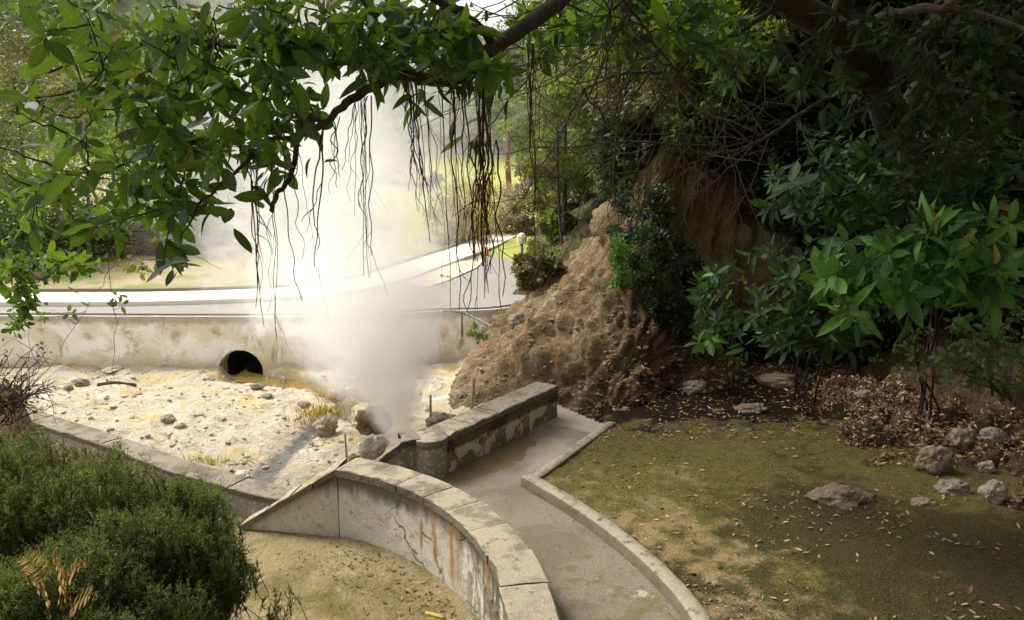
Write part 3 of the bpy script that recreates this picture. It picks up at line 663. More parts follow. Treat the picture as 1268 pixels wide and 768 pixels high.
# the sloping end
sl = np.array([slope_end+(cB[0]-slope_end)*t for t in np.linspace(0, 1, 40)])
sl[:, 2] = np.linspace(-.35, TOPZ-.0, 40)
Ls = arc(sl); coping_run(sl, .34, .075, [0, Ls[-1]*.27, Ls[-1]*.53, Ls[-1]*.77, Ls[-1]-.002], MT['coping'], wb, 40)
wall_body(sl, .34, -.46, .07, MT['plaster'], wb, 'sloping_face', n=50, nh=14, u0=-Ls[-1])
# --- low wall going left from the slope
mid = sl[20]
lw = empty('low_wall', (-3.5, 8.9, -.4), 'low grey wall with dark flat coping running off behind the heather', 'wall')
zc = -.06
lineC = spline([P(-70, 486, zc), P(0, 508, zc), P(64, 530, zc), P(140, 556, zc), P(228, 589, zc), P(300, 608, zc), P(356, 621, zc)], 60)
Lc = arc(lineC); jc = list(np.linspace(0, Lc[-1]-.03, 10))
coping_run(lineC, .31, .07, jc, MT['dark_coping'], lw, 60)
wall_body(lineC, .31, -.5, .07, MT['concrete'], lw, 'wall_face', n=60, nh=12)
# --- parapet behind the path
TOPA = .46
wa_ = empty('parapet_wall', (-.2, 9.7, 0), 'straight low parapet with peeling paint ending in a rounded pillar', 'wall')
aA, bA = P(544, 592, 0), P(690, 516, 0)
ln = np.array([bA+(aA-bA)*t for t in np.linspace(0, 1, 60)]); ln[:, 2] = .455
dirA = (bA-aA)/np.linalg.norm(bA-aA)
lnA = ln[::-1]                           # from the pillar to the slope: left side is outside
La = arc(lnA)
oo = offs(lnA, -.03); coping_run(oo, .36, .075, [.16, .62, 1.13, 1.68, 2.2, La[-1]+.0], MT['coping'], wa_, 80)
# body
g = Geo(); v = []
o1 = offs(lnA, .30)
for i in range(60):
    a, b = lnA[i], o1[i]
    for z in np.linspace(-.1, TOPA-.09, 16):
        v.append((a[0]+.006*fbm((i*.05, z, 0), 3, 3), a[1], z))
    v += [(b[0], b[1], TOPA-.09), (b[0], b[1], -.6)]
g.add(v, gridfaces(60, 18)); g.q.append(np.array([(0, 15, 16, 17)])); g.build('painted_face', MT['peel'], wa_)
# rounded end pillar and wing
perp = np.array([-dirA[1], dirA[0], 0])
pc = aA+perp*.14+dirA*.02; pc[2] = 0
def cyl(g, c, r, z0, z1, n=28, bev=.012):
    a = np.arange(n)*2*math.pi/n; v = []
    for rr, z in ((r, z0), (r, z1-bev), (r-bev*.4, z1-bev*.3), (r-bev, z1)):
        for t in a: v.append((c[0]+rr*math.cos(t), c[1]+rr*math.sin(t), z))
    q = [(k*n+i, k*n+(i+1) % n, (k+1)*n+(i+1) % n, (k+1)*n+i) for k in range(3) for i in range(n)]
    v.append((c[0], c[1], z1)); t_ = [(3*n+i, 3*n+(i+1) % n, 4*n) for i in range(n)]
    g.add(v, q, t_)
g = Geo(); cyl(g, pc, .185, -.15, TOPA-.085); g.build('end_pillar', MT['concrete'], wa_)
g = Geo(); cyl(g, pc, .20, TOPA-.082, TOPA-.008); g.build('pillar_cap', MT['coping'], wa_)
w0 = pc.copy(); w1 = P(499, 543, TOPA); w2 = W(452, 580, w1[1]+.05); w3 = w2+(w2-w1)*.8
lw2 = np.vstack([w3, w2, w1, w0+[0, 0, TOPA]]); lw2[:, 1] -= .1
lw2[0, 2] = w3[2]; lw2 = np.vstack([np.linspace(lw2[0], lw2[1], 6), np.linspace(lw2[1], lw2[2], 12)[1:], np.linspace(lw2[2], lw2[3]-[.06, 0, 0], 8)[1:]])
lw2[:, 2] -= .004
Lw = arc(lw2); coping_run(lw2, .30, .07, [0, Lw[-1]*.5, Lw[-1]*.77, Lw[-1]], MT['dark_coping'], wa_, 95)
wall_body(lw2, .30, -.4, .07, MT['concrete'], wa_, 'wing_wall', n=40, nh=14)
# ================================================================== ROCKS, STAKES, SMALL THINGS
def ground_d(px, py):
    r = ray(px, py)
    for d in np.arange(4.5, 18, .03):
        p = np.array([0, 0, CAMZ])+r*(d/r[1]); x, y, z = p
        s_ = pd_[0]*(y-pa[1])-pd_[1]*(x-pa[0])
        if s_ > .2 and x < .3 and y > 8 and z <= zbasin(x, y)+.02: return d
        if (s_ <= .2 or x >= .3) and z <= .055: return d
        if x > 0 and z < 2.5 and d > 6:
            h = np.abs(HSv[:, 0]-x)+np.abs(HSv[:, 1]-y); i = int(np.argmin(h))
            if h[i] < .12 and HSv[i, 2] >= z: return d
    return 12.
def rock(px, py, wpx, hpx, d, mat, label, name='rock', group=None, seed=0, depth=.8, flat=.0, hollow=False):
    d = ground_d(px, py+hpx*.38)+wpx*.2*d/F; k = d/F; c = W(px, py+hpx*.06, d); rx, rz, ry = wpx*k/2, hpx*k/2, wpx*k/2*depth
    import bmesh
    bm = bmesh.new(); bmesh.ops.create_icosphere(bm, subdivisions=5, radius=1)
    for v in bm.verts:
        p = v.co.copy(); n = p.normalized()
        f = 1+.30*mnoise.noise(n*1.3+Vector((seed*3.7, seed, 0)))+.17*mnoise.noise(n*2.9+Vector((seed, 0, seed)))+.08*fbm(n, 6, 4, seed)
        # broken facets
        cell = mnoise.voronoi(n*1.6+Vector((seed*2.1, seed*.3, 0)))[0]; f -= .05*max(0, 1-(cell[1]-cell[0])/.22)+.16*cell[0]-.08; c2_ = mnoise.voronoi(n*3.4+Vector((seed, 2, seed*.7)))[0]; f -= .04*c2_[0]+.03*abs(fbm(n, 9, 3, seed))
        if hollow:
            h = max(0, 1-(n-Vector((-.15, -.9, -.15)).normalized()).length/.62); f -= .55*h**.7
        v.co = Vector((p.x*rx*f, p.y*ry*f, max(p.z, -.75)*rz*f*1.05))
    me = bpy.data.meshes.new(name); bm.to_mesh(me); bm.free()
    for pl in me.polygons: pl.use_smooth = True
    o = link(name, me, mat); o.location = tuple(c); o.rotation_euler = (0, random.uniform(-.15, .15), random.uniform(-.4, .4))
    o.scale = (.9, .9, .88); return tag(o, label, 'rock', group)
rock(1041, 615, 92, 34, 8.15, MT['rock_brown'], 'long flat brown rock lying alone on the mossy ground', seed=1, depth=.6)
rock(1157, 568, 50, 48, 8.75, MT['rock_brown'], 'upright rounded reddish brown rock leaning by the litter bank', seed=2)
rock(1190, 545, 44, 40, 9.1, MT['rock_brown'], 'pinkish brown rock behind the upright rounded one', seed=3)
rock(1180, 604, 50, 26, 8.1, MT['rock_grey'], 'low bluish grey rock on bare soil in front of the brown rocks', seed=4)
rock(1231, 609, 42, 40, 8.0, MT['rock_pale'], 'pale cream pointed rock at the foot of the litter bank', seed=5)
rock(1222, 578, 26, 18, 8.5, MT['rock_pale'], 'small tan rock above the pale pointed rock', seed=6)
rock(1231, 538, 36, 24, 9.0, MT['rock_grey'], 'greyish rock half buried in leaves above the others', seed=7)
rock(1142, 622, 34, 14, 7.95, MT['rock_brown'], 'flat tan stone sunk into soil beside the grey rock', seed=8)
rock(860, 478, 34, 20, 11.6, MT['rock_pale'], 'grey tan rock at the shaded foot of the cliff', seed=9)
rock(965, 470, 60, 22, 11.8, MT['rock_brown'], 'wide low brown rock under the shaded shrub', seed=10)
rock(1070, 490, 26, 18, 10.6, MT['rock_brown'], 'small brown rock at the edge of the leaf litter', seed=11)
rock(930, 505, 44, 14, 11.0, MT['rock_brown'], 'flat brown rock among dark litter below the shrub', seed=12)
rock(403, 527, 34, 32, 10.9, MT['rock_pale'], 'pale rounded rock beside the dark rivulet', seed=13)
rock(462, 520, 50, 46, 10.6, MT['rock_dark'], 'dark hollow boulder beside the steam vent', seed=14, hollow=True)
rock(461, 551, 44, 38, 10.0, MT['rock_sulphur'], 'white and yellow sulphur coated slab at the vent', seed=15, depth=.6)
rock(437, 567, 20, 14, 9.9, MT['rock_pale'], 'small pinkish stone left of the sulphur slab', seed=16)
rock(548, 520, 44, 24, 10.9, MT['rock_brown'], 'rusty brown rock between vent and parapet', seed=17)
rock(527, 535, 30, 18, 10.4, MT['rock_sulphur'], 'cream stone right beside the steam vent', seed=21)
rock(640, 398, 26, 26, 15.6, MT['rock_grey'], 'grey rock sticking out of the slope near the road', seed=18)
rock(572, 492, 24, 18, 12.6, MT['rock_brown'], 'brown stone on rusty ground behind the wooden stakes', seed=22)
k_ = 0
frocks = [(140, 457, 30, 9, 'pale slab lying below the plank'), (208, 518, 22, 14, 'white stone in the middle of the crusted ground'), (222, 526, 18, 10, 'white pebble right of the white stone'),
          (330, 490, 16, 8, 'small white rock below the culvert stream'), (100, 473, 24, 10, 'grey stone on the crust at far left'), (85, 480, 14, 8, 'small grey stone beside the far left stone'), (300, 588, 26, 14, 'tan stone just behind the low wall'),
          (376, 500, 20, 10, 'cream stone left of the pale rounded rock'), (318, 478, 20, 8, 'grey stone on the near bank of the stream'), (438, 468, 24, 10, 'grey stone at the veiled wall foot')]
for (a, b, c, d, l) in frocks:
    k_ += 1; pz = P(a, b, -.85)
    rock(a, b, c, d, pz[1], [MT['rock_pale'], MT['rock_sulphur'], MT['rock_grey']][2 if 'grey' in l else k_ % 2], l, 'stone', 'stones on the sulphur ground', 30+k_)
# rubble on the crust nobody could count
g = Geo(); import bmesh
def rubble(g, n, fn, smin, smax):
    bm = bmesh.new(); bmesh.ops.create_icosphere(bm, subdivisions=1, radius=1); base = np.array([v.co[:] for v in bm.verts]); tri = [[v.index for v in f.verts] for f in bm.faces]; bm.free()
    for _ in range(n):
        x, y, z = fn(); s = smin+(smax-smin)*random.random()**3
        a = random.random()*6.28; ca, sa = math.cos(a), math.sin(a)
        v = base*(1+rng.uniform(-.3, .3, (len(base), 1)))*np.array([1.2, .8, .55])*s
        v = np.stack([v[:, 0]*ca-v[:, 1]*sa, v[:, 0]*sa+v[:, 1]*ca, v[:, 2]], 1)+[x, y, z+s*.2]; g.add(v, None, tri)
def fr():
    while True:
        x = random.uniform(-9, -1); y = random.uniform(8.6, 16.5)
        if fbm((x, y, 0), .9, 3, 20.) > random.uniform(-.5, .6): return x, y, zbasin(x, y)
rubble(g, 1500, fr, .008, .055)
tag(g.build('rubble', MT['rock_pale'], None, False), 'loose pale stones and chips on the crusted ground', 'rubble', None, 'stuff')
g = Geo()
def fh():
    u = random.uniform(.22, .62); v = random.random()**1.6*.55; p = hs(u, v); return p[0], p[1], p[2]
rubble(g, 2000, fh, .007, .05)
tag(g.build('slope_rubble', MT['rock_brown'], None, False), 'loose clods and stones on the eroded slope', 'rubble', None, 'stuff')
def stake(px, py0, py1, d, r, mat, label, lean=0):
    a = W(px, py1, d); b = W(px+lean, py0, d); g = Geo(); n = 9
    pts = np.linspace(a-[0, 0, .1], b, n); pts[:, 0] += [.006*mnoise.noise(Vector((i, px, 0))) for i in range(n)]
    tube(g, pts, np.linspace(r, r*.8, n), 8); o = g.build('wooden_stake', mat); return tag(o, label, 'stake')
stake(584, 468, 502, 11.6, .032, MT['wood'], 'taller bleached wooden stake behind the parapet', 3)
stake(533, 489, 508, 11.3, .022, MT['wood'], 'short weathered wooden stake near the steam', 0)
stake(429, 536, 560, 10.2, .016, MT['wood'], 'thin grey stake left of the hollow boulder', -2)
g = Geo(); a, b = W(118, 449, 15.2), W(166, 447, 15.0); a[2] = zbasin(a[0], a[1])+.12; b[2] = a[2]+.05
pk = np.linspace(a, b, 12); pk[:, 2] += .05*np.sin(np.linspace(0, 3, 12)); pk[:, 1] += .02*np.sin(np.linspace(0, 5, 12)); tube(g, pk, .03+.004*rng.normal(0, 1, 12), 4); tag(g.build('plank', MT['bark'], None, False), 'dark wooden plank lying on crust below the road wall', 'plank')
g = Geo(); a, b = P(527, 761, -.37), P(552, 768, -.37); tube(g, np.linspace(a, b, 5)+[0, 0, .015], [.012, .018, .018, .017, .012], 8)
tag(g.build('fallen_branch', MT['wood_yellow']), 'short yellow peeled branch lying below the curved wall', 'branch')
# lamp post
lp = empty('lamp_post', P(646, 349, .1), 'slim green lamp post with a pale lantern by the road', 'lamp')
d0 = 21.5; a = W(646, 356, d0); b = W(646, 302, d0)
g = Geo(); tube(g, [a, b], .04, 10); g.build('post', MT['green_paint'], lp)
g = Geo(); v = []; 
for rr, dz in ((.05, 0), (.12, .04), (.14, .20), (.08, .27), (.02, .30)):
    for t in np.arange(8)*math.pi/4: v.append((b[0]+rr*math.cos(t), b[1]+rr*math.sin(t), b[2]+dz))
g.add(v, [(k*8+i, k*8+(i+1) % 8, (k+1)*8+(i+1) % 8, (k+1)*8+i) for k in range(4) for i in range(8)]); g.build('lantern', MT['lantern_glass'], lp, False)
# orange marker at the far bend
mk = empty('road_marker', P(600, 322, .2), 'small orange marker on a dark base beside the far bend', 'marker')
p0 = W(601, 321, 27); g = Geo(); v = []
for rr, dz in ((.27, 0), (.27, .07), (.20, .10)):
    for t in np.arange(4)*math.pi/2+.5: v.append((p0[0]+rr*math.cos(t), p0[1]+rr*math.sin(t), p0[2]+dz))
g.add(v, [(k*4+i, k*4+(i+1) % 4, (k+1)*4+(i+1) % 4, (k+1)*4+i) for k in range(2) for i in range(4)]+[(8, 9, 10, 11)]); g.build('base', MT['dark_metal'], mk, False)
g = Geo(); tube(g, [p0+[0, 0, .09], p0+[0, 0, .25], p0+[0, 0, .42]], [.13, .11, .06], 10); g.build('marker_body', MT['orange_plastic'], mk)
# sandy island by the bend
isl = np.array([P(500, 350, .12), P(530, 356, .12), P(556, 347, .12), P(590, 332, .12), P(600, 322, .12), P(570, 324, .12), P(530, 332, .12), P(505, 340, .12)])
g = Geo(); c_ = isl.mean(0); v = [tuple(p[:2])+(.05,) for p in isl]+[tuple(p[:2])+(.135,) for p in isl]+[(c_[0], c_[1], .155)]
g.add(v, [(i, (i+1) % 8, 8+(i+1) % 8, 8+i) for i in range(8)], [(8+i, 8+(i+1) % 8, 16) for i in range(8)]); vo = struct(g, 'verge', MT['sandy_ground'], 'bright sandy verge at the bend')
for pl in vo.data.polygons: pl.use_smooth = False
# ================================================================== VEGETATION
def leaf_tpl(rows=6, w=.17, fold=.25, curl=.35, pw=.85):
    v = []; md = []
    for i in range(rows):
        t = i/(rows-1); hw = w*math.sin(math.pi*min(1, max(0, t))**pw)**.72 if 0 < t < 1 else .004
        z = -curl*t*t*.5
        for s in (-1, 0, 1): v.append((s*hw, t, z+abs(s)*hw*fold)); md.append(abs(s))
    return np.array(v), gridfaces(rows, 3), np.array(md)
TPL = leaf_tpl(); TPL_BROAD = leaf_tpl(6, .20, .3, .3, .95); TPL_OVAL = leaf_tpl(5, .26, .25, .3, .8)
TPL_Q = (np.array([(0, 0, 0), (.24, .5, .06), (0, 1, -.05), (-.24, .5, .06)]), np.array([(0, 1, 2, 3)]), np.array([0, 1, 0, 1.]))
TPL_N = (np.array([(0, 0, 0), (.13, .5, .02), (0, 1, 0), (-.13, .5, .02)]), np.array([(0, 1, 2, 3)]), np.array([0, 1, 0, 1.]))
TPL_B = leaf_tpl(6, .15, .45, .8, .8); TPL_C = leaf_tpl(6, .21, .12, -.15, .95)
def nrmz(a): return a/(np.linalg.norm(a, axis=-1, keepdims=True)+1e-9)
def leaves(g, tpl, pos, dr, nr, size, rnd):
    N = len(pos)
    if N == 0: return
    if tpl is TPL or tpl is TPL_BROAD:     # mixed shapes: folded, curled, flat
        pick = rng.random(N); pos, dr, nr, size, rnd = (np.asarray(a_) for a_ in (pos, dr, nr, size, rnd)); rnd = np.where(rng.random(N) < .012, 1., np.minimum(rnd, .93))
        for t_, k_ in ((tuple(tpl), pick < .5), (TPL_B, (pick >= .5) & (pick < .75)), (TPL_C, pick >= .75)): leaves(g, t_, pos[k_], dr[k_], nr[k_], size[k_], rnd[k_])
        return
    tv, tf, md = tpl
    y = nrmz(np.asarray(dr, float)); x = nrmz(np.cross(y, np.asarray(nr, float))); z = np.cross(x, y)
    size = np.asarray(size, float).reshape(N, 1, 1)
    V = np.asarray(pos, float)[:, None, :]+size*(tv[None, :, 0:1]*x[:, None]+tv[None, :, 1:2]*y[:, None]+tv[None, :, 2:3]*z[:, None])
    k = len(tv); Fc = (tf[None]+(np.arange(N)*k)[:, None, None]).reshape(-1, 4)
    g.add(V.reshape(-1, 3), Fc, None, rnd=np.repeat(np.asarray(rnd, float), k), mid=np.tile(md, N))
def rosettes(tips, axes, nl, size, tight=25, wide=95, droop=.2, base=.5, rv=.35, up=0.):
    p, d, n, s, r = [], [], [], [], []
    for tip, ax in zip(tips, axes):
        ax = ax/np.linalg.norm(ax); ref = np.array([1, 0, 0]) if abs(ax[0]) < .8 else np.array([0, 1., 0])
        u = nrmz(np.cross(ax, ref)); w = np.cross(ax, u); N = random.randint(*nl); sz = random.uniform(*size)*random.uniform(.75, 1.15); ph = random.random()*6.28; stretch = random.choice((.5, .6, .9, 1.6, 2.2)); N = max(3, N+random.randint(-2, 1))
        b = min(1, max(0, base+random.gauss(0, .16)))
        for k in range(N):
            f = (k+.5)/N; az = ph+k*2.39996+random.gauss(0, .2); th = R(tight+(wide-tight)*f+random.gauss(0, 9))
            rad = u*math.cos(az)+w*math.sin(az)
            dd = ax*math.cos(th)+rad*math.sin(th); dd[2] -= droop*random.uniform(.4, 1.5); dd[2] += up
            p.append(tip-ax*sz*f*stretch+rad*.008); d.append(dd); n.append(ax*math.sin(th)-rad*math.cos(th)+np.array([random.gauss(0, .25), random.gauss(0, .25), random.gauss(0, .15)]))
            s.append(sz*random.uniform(.5, 1.12)*(.75+.35*math.sin(f*3))); r.append(min(1, max(0, b+random.gauss(0, rv*.5)-.12*f)))
    return map(np.array, (p, d, n, s, r))
def curve_twig(g, a, b, r0, r1, sag=.1, n=7, sides=5, bend=1.):
    a, b = np.asarray(a), np.asarray(b); t = np.linspace(0, 1, n)[:, None]; L = np.linalg.norm(b-a)
    off = np.array([random.gauss(0, .12), random.gauss(0, .12), random.gauss(0, .1)-sag])*L*bend
    pts = a*(1-t)+b*t+off*(4*t*(1-t))*.5
    pts[1:-1] += rng.normal(0, min(.018*L, .012), (n-2, 3)); tube(g, pts, np.linspace(r0, r1, n), sides, False); return pts
def grow(g, skel, tips, r=.006, maxr=.02):
    """joins every tip to the nearest twig so far; returns the direction in which each tip points"""
    sk = np.array(skel); order = np.argsort([np.min(np.linalg.norm(sk-t, axis=1)) for t in tips]); ax = [None]*len(tips)
    for i in order:
        t = np.asarray(tips[i]); dist = np.linalg.norm(sk-t, axis=1); k = int(np.argmin(dist)); L = dist[k]
        pts = curve_twig(g, sk[k], t, min(maxr, r+.005*L), r*.5, .06, 7, 5)
        ax[i] = nrmz(pts[-1]-pts[-2]); sk = np.vstack([sk, pts[2:]])
    return ax
def blob_pts(n, fn):
    out = []
    while len(out) < n:
        p = fn()
        if p is not None: out.append(p)
    return out
# ---------------------------------------------------- the overhanging tree
tb = onhill(1168, 330)[0]
tree = empty('overhanging_tree', tb, 'dark leaning tree whose long limb and hanging aerial roots frame the view', 'tree')
g = Geo(); tp = spline([tb-[0, 0, .4], W(1130, 215, .5*(tb[1]+8.2)), W(1108, 165, 8.3), W(1085, 100, 7.5), W(1035, 42, 6.8), W(975, 2, 6.3), W(900, -40, 5.7)], 60)
rr = np.interp(np.linspace(0, 1, 60), [0, .2, .6, 1], [.24, .17, .145, .08]); rr = rr*(1+.08*np.array([mnoise.noise(Vector((i*.3, 0, 0))) for i in range(60)]))
tube(g, tp, rr, 14); g.build('trunk', MT['bark'], tree)
skel = []
def limb(pts, r0, r1, n=50, sides=9, add=True, wob=.006):
    g = Geo(); s = spline(pts, n); s[1:-1] += np.array([[mnoise.noise(Vector((i*.35, k*9+len(skel), 0)))*wob*3 for k in range(3)] for i in range(1, n-1)])
    tube(g, s, np.linspace(r0, r1, n), sides); g.build('limb', MT['bark'], tree)
    if add: skel.extend(list(s[::2]))
    return s
main = limb([W(900, -40, 5.7), W(800, -60, 5.0), W(735, -35, 4.4), W(690, 4, 4.05), W(648, 34, 3.85), W(612, 58, 3.7), W(585, 80, 3.6), W(560, 98, 3.55), W(520, 96, 3.5), W(486, 94, 3.45), W(452, 112, 3.4), W(425, 133, 3.35), W(402, 152, 3.3), W(370, 168, 3.3), W(330, 175, 3.3)], .048, .008, 70)
l2 = limb([W(486, 94, 3.45), W(458, 84, 3.4), W(428, 74, 3.35), W(380, 52, 3.3), W(310, 60, 3.3), W(230, 50, 3.4), W(150, 60, 3.5), W(60, 90, 3.6)], .014, .005)
l3 = limb([W(402, 152, 3.3), W(350, 140, 3.4), W(290, 160, 3.5), W(215, 185, 3.6), W(140, 210, 3.7), W(70, 250, 3.8)], .010, .004)
l4 = limb([W(612, 58, 3.7), W(590, 30, 3.6), W(550, 5, 3.5), W(470, -25, 3.4), W(350, -40, 3.3), W(200, -30, 3.4), W(60, -10, 3.6)], .022, .006)
l5 = limb([W(330, 175, 3.3), W(290, 215, 3.2), W(250, 250, 3.2), W(222, 300, 3.2)], .009, .003, 24)
l6 = limb([W(370, 168, 3.3), W(360, 215, 3.25), W(345, 240, 3.2), W(335, 262, 3.2)], .012, .009, 20, 7, False)
# hanging thicker stub seen at the gap and tips
lefts = [(80, 60, 90, 70, 46), (190, 60, 90, 60, 60), (290, 50, 80, 55, 55), (380, 35, 60, 45, 42), (470, 30, 55, 40, 40), (545, 40, 50, 40, 36), (500, 85, 40, 30, 18), (575, 85, 40, 22, 14),
         (60, 170, 75, 60, 36), (150, 150, 80, 55, 48), (240, 140, 70, 50, 46), (320, 130, 60, 45, 40), (375, 130, 30, 30, 14), (90, 230, 80, 40, 34), (180, 230, 60, 40, 34), (270, 200, 50, 35, 24), (215, 290, 22, 42, 16), (340, 190, 30, 25, 10), (130, 275, 40, 25, 12), (30, 270, 40, 40, 16), (610, 88, 22, 14, 6)]
tips = []
for cx, cy, rx, ry, n in lefts:
    for _ in range(int(n*.62*(.6 if cx < 130 else 1.3 if cx > 250 and cy < 100 else 1))):
        while True:
            a, b = random.uniform(-1, 1), random.uniform(-1, 1)
            if a*a+b*b < 1: break
        tips.append(W(cx+a*rx, cy+b*ry, random.uniform(2.7, 4.3) if cx < 330 else random.uniform(3.0, 3.9)))
gt_ = Geo(); ax = grow(gt_, skel, tips, .0035, .010)
axes = [nrmz(np.array(a)*.7+np.array([random.gauss(0, .45), random.gauss(-.15, .4), random.gauss(.15, .45)])) for a in ax]
g = Geo(); leaves(g, TPL, *rosettes(tips, axes, (5, 9), (.09, .14), 22, 105, .55, .45, .45)); join(gt_, g, 'crown', MT['twig'], MT['leaf'], tree)
# upper crown, unseen above and behind the camera, extended to shade terrace and leaves
tips = []; sk2 = list(main[:40])+list(tp[30:])
upl = [limb([W(975, 2, 6.3), (1.2, 6.2, 6.2), (-.6, 5.6, 6.9), (-2.2, 4.4, 7.2), (-4.6, 2.4, 7.4), (-6.5, -1, 7.6)], .09, .02, 40), limb([W(1035, 42, 6.8), (3.0, 7.0, 6.6), (2.2, 8.5, 7.6), (1.4, 9.6, 8.2)], .08, .02, 36),
       limb([W(1085, 100, 7.3), (4.6, 6.0, 6.0), (4.8, 4.2, 6.8), (4.6, 1.0, 7.2), (4.2, -4, 7.6)], .08, .02, 36), limb([W(1105, 170, 7.9), (5.6, 9.5, 6.6), (5.8, 11, 8.0), (5.2, 12.6, 9.0)], .09, .02, 36), limb([W(1035, 42, 6.8), (2.4, 5.4, 6.4), (1.2, 3.0, 6.9), (-.6, .5, 7.2), (-2, -4, 7.6)], .07, .02, 36)]
for l in upl: sk2 += list(l)
def upfn():
    x = random.uniform(-8.0, 9); y = random.uniform(-8, 14.0); z = random.uniform(5.6, 9.0)+.08*max(0, y-6)
    lim = (CAMZ+.2)+max(0, y)*.215+.35         # stays above the sight lines to the top of the view
    if z < lim: return None
    if x < -1.2 and y > 6.2+.25*(x+1.2): return None
    if x < .8 and y > 9.5: return None
    if fbm((x, y, z), .5, 3, 11.) < -.62: return None
    return np.array([x, y, z])
tips = blob_pts(5600, upfn)
gt_ = Geo(); ax = grow(gt_, sk2, tips, .004, .02)
g = Geo(); leaves(g, TPL_Q, *rosettes(tips, [nrmz(np.array(a)+[0, 0, .4]) for a in ax], (10, 14), (.18, .30), 25, 100, .3, .5)); join(gt_, g, 'crown', MT['twig'], MT['leaf'], tree)
# branches and leaves that hang into the upper right
r1 = limb([W(975, 2, 6.3), W(930, 30, 5.9), W(880, 62, 5.6), W(820, 88, 5.4), W(770, 92, 5.3), W(720, 112, 5.2)], .024, .004, 40, 6)
r2 = limb([W(1085, 100, 7.3), W(1010, 130, 6.6), W(940, 175, 6.2), W(880, 190, 6.0), W(800, 175, 5.9), W(740, 196, 5.9)], .02, .003, 40, 6)
r3 = limb([W(735, -35, 4.4), W(780, 10, 4.5), W(815, 60, 4.6), W(860, 110, 4.7), W(930, 180, 4.8)], .012, .003, 40, 6)
r4 = limb([W(1035, 42, 6.8), W(1100, 20, 6.2), W(1170, 10, 5.8), W(1250, 30, 5.5), W(1320, 60, 5.2)], .05, .01, 40, 7)
r5 = limb([W(1105, 170, 7.9), W(1160, 120, 7.2), W(1220, 110, 6.6), W(1290, 60, 6.0)], .04, .012, 40, 7)
r6 = limb([W(800, -60, 5.0), W(770, 10, 5.0), W(740, 25, 5.0), W(690, 42, 5.0), W(655, 75, 5.0)], .014, .003, 40, 6)
sk3 = [p for r_ in (r1, r2, r3, r6) for p in r_[::2]]
gb_ = Geo(); g = gb_                   # bare twig tangle
for _ in range(120):
    a = sk3[random.randrange(len(sk3))]; L = random.uniform(.3, 1.3); dd = nrmz(np.array([random.gauss(-.3, .7), random.gauss(0, .5), random.gauss(-.3, .7)]))
    pts = curve_twig(g, a, a+dd*L, random.uniform(.003, .008), .0015, .12, 9, 4)
    for _k in range(random.randint(1, 4)):
        b = pts[random.randrange(2, 8)]; d2 = nrmz(dd+np.array([random.gauss(0, .8) for _ in range(3)])); curve_twig(g, b, b+d2*L*random.uniform(.2, .6), .003, .001, .1, 6, 3)
def region(spec, dn, df):
    out = []
    for cx, cy, rx, ry, n in spec:
        for _ in range(n):
            while True:
                a, b = random.uniform(-1, 1), random.uniform(-1, 1)
                if a*a+b*b < 1: break
            out.append(W(cx+a*rx, cy+b*ry, random.uniform(dn, df)))
    return out
tips = region([(700, 20, 60, 25, 34), (790, 20, 60, 30, 40), (870, 30, 50, 35, 34), (690, 55, 40, 20, 10), (790, 75, 40, 25, 12), (905, 80, 40, 30, 14)], 4.6, 6.0)
gt_ = gb_; ax = grow(gt_, sk3, tips, .004, .009)
g = Geo(); leaves(g, TPL, *rosettes(tips, [nrmz(np.array(a)+[0, 0, .1]) for a in ax], (6, 10), (.10, .16), 22, 100, .35, .45)); join(gt_, g, 'crown', MT['twig'], MT['leaf'], tree)
sk4 = [p for r_ in (r4, r5, tp[25:48:2]) for p in r_[::2]]
tips = region([(1235, 40, 45, 45, 26), (1180, 30, 50, 35, 26), (1130, 95, 40, 40, 20), (1215, 120, 60, 45, 34), (1045, 115, 40, 40, 14), (1090, 30, 40, 30, 12), (1150, 170, 60, 40, 26), (1000, 60, 50, 50, 14)], 5.6, 7.4)
gt_ = Geo(); ax = grow(gt_, sk4, tips, .005, .016)
g = Geo(); leaves(g, TPL_BROAD, *rosettes(tips, [nrmz(np.array(a)+[-.25, -.2, .1]) for a in ax], (6, 10), (.13, .19), 25, 110, .6, .4)); join(gt_, g, 'crown', MT['twig'], MT['leaf_pale'], tree)
# aerial roots -----------------------------------------------------------
def rootbundle(px, py0, py1, n, d, spread=5, branch=2, thick=.0028, lean=0):
    g = Geo()
    for i in range(n):
        x0 = px+random.gauss(0, spread); L = (py1-py0)*random.uniform(.55, 1.0) if i else (py1-py0)
        dd = d+random.gauss(0, .05); x1 = x0+lean*(L/(py1-py0+1))+random.gauss(0, spread*.9)
        a, b = W(x0, py0-6, dd), W(x1, py0+L, dd); m = 16; t = np.linspace(0, 1, m)[:, None]
        pts = a*(1-t)+b*t; am = .006+.012*random.random(); sd = random.random()*90
        pts[:, 0] += [am*2.2*mnoise.noise(Vector((k*.35, sd, 0))) for k in range(m)]; pts[:, 1] += [am*2*mnoise.noise(Vector((k*.35, sd, 7))) for k in range(m)]
        r0 = thick*random.choice((.45, .6, .8, 1., 1.35)); tube(g, pts, np.linspace(r0, r0*.45, m), 5, False)
        for _ in range(random.randint(0, branch)):
            k = random.randrange(5, m-1); e = pts[k]+np.array([random.gauss(0, .06), random.gauss(0, .04), -random.uniform(.05, .22)])
            curve_twig(g, pts[k], e, r0*.6, r0*.25, -.05, 6, 4)
    g.build('aerial_root', MT['root'], tree)
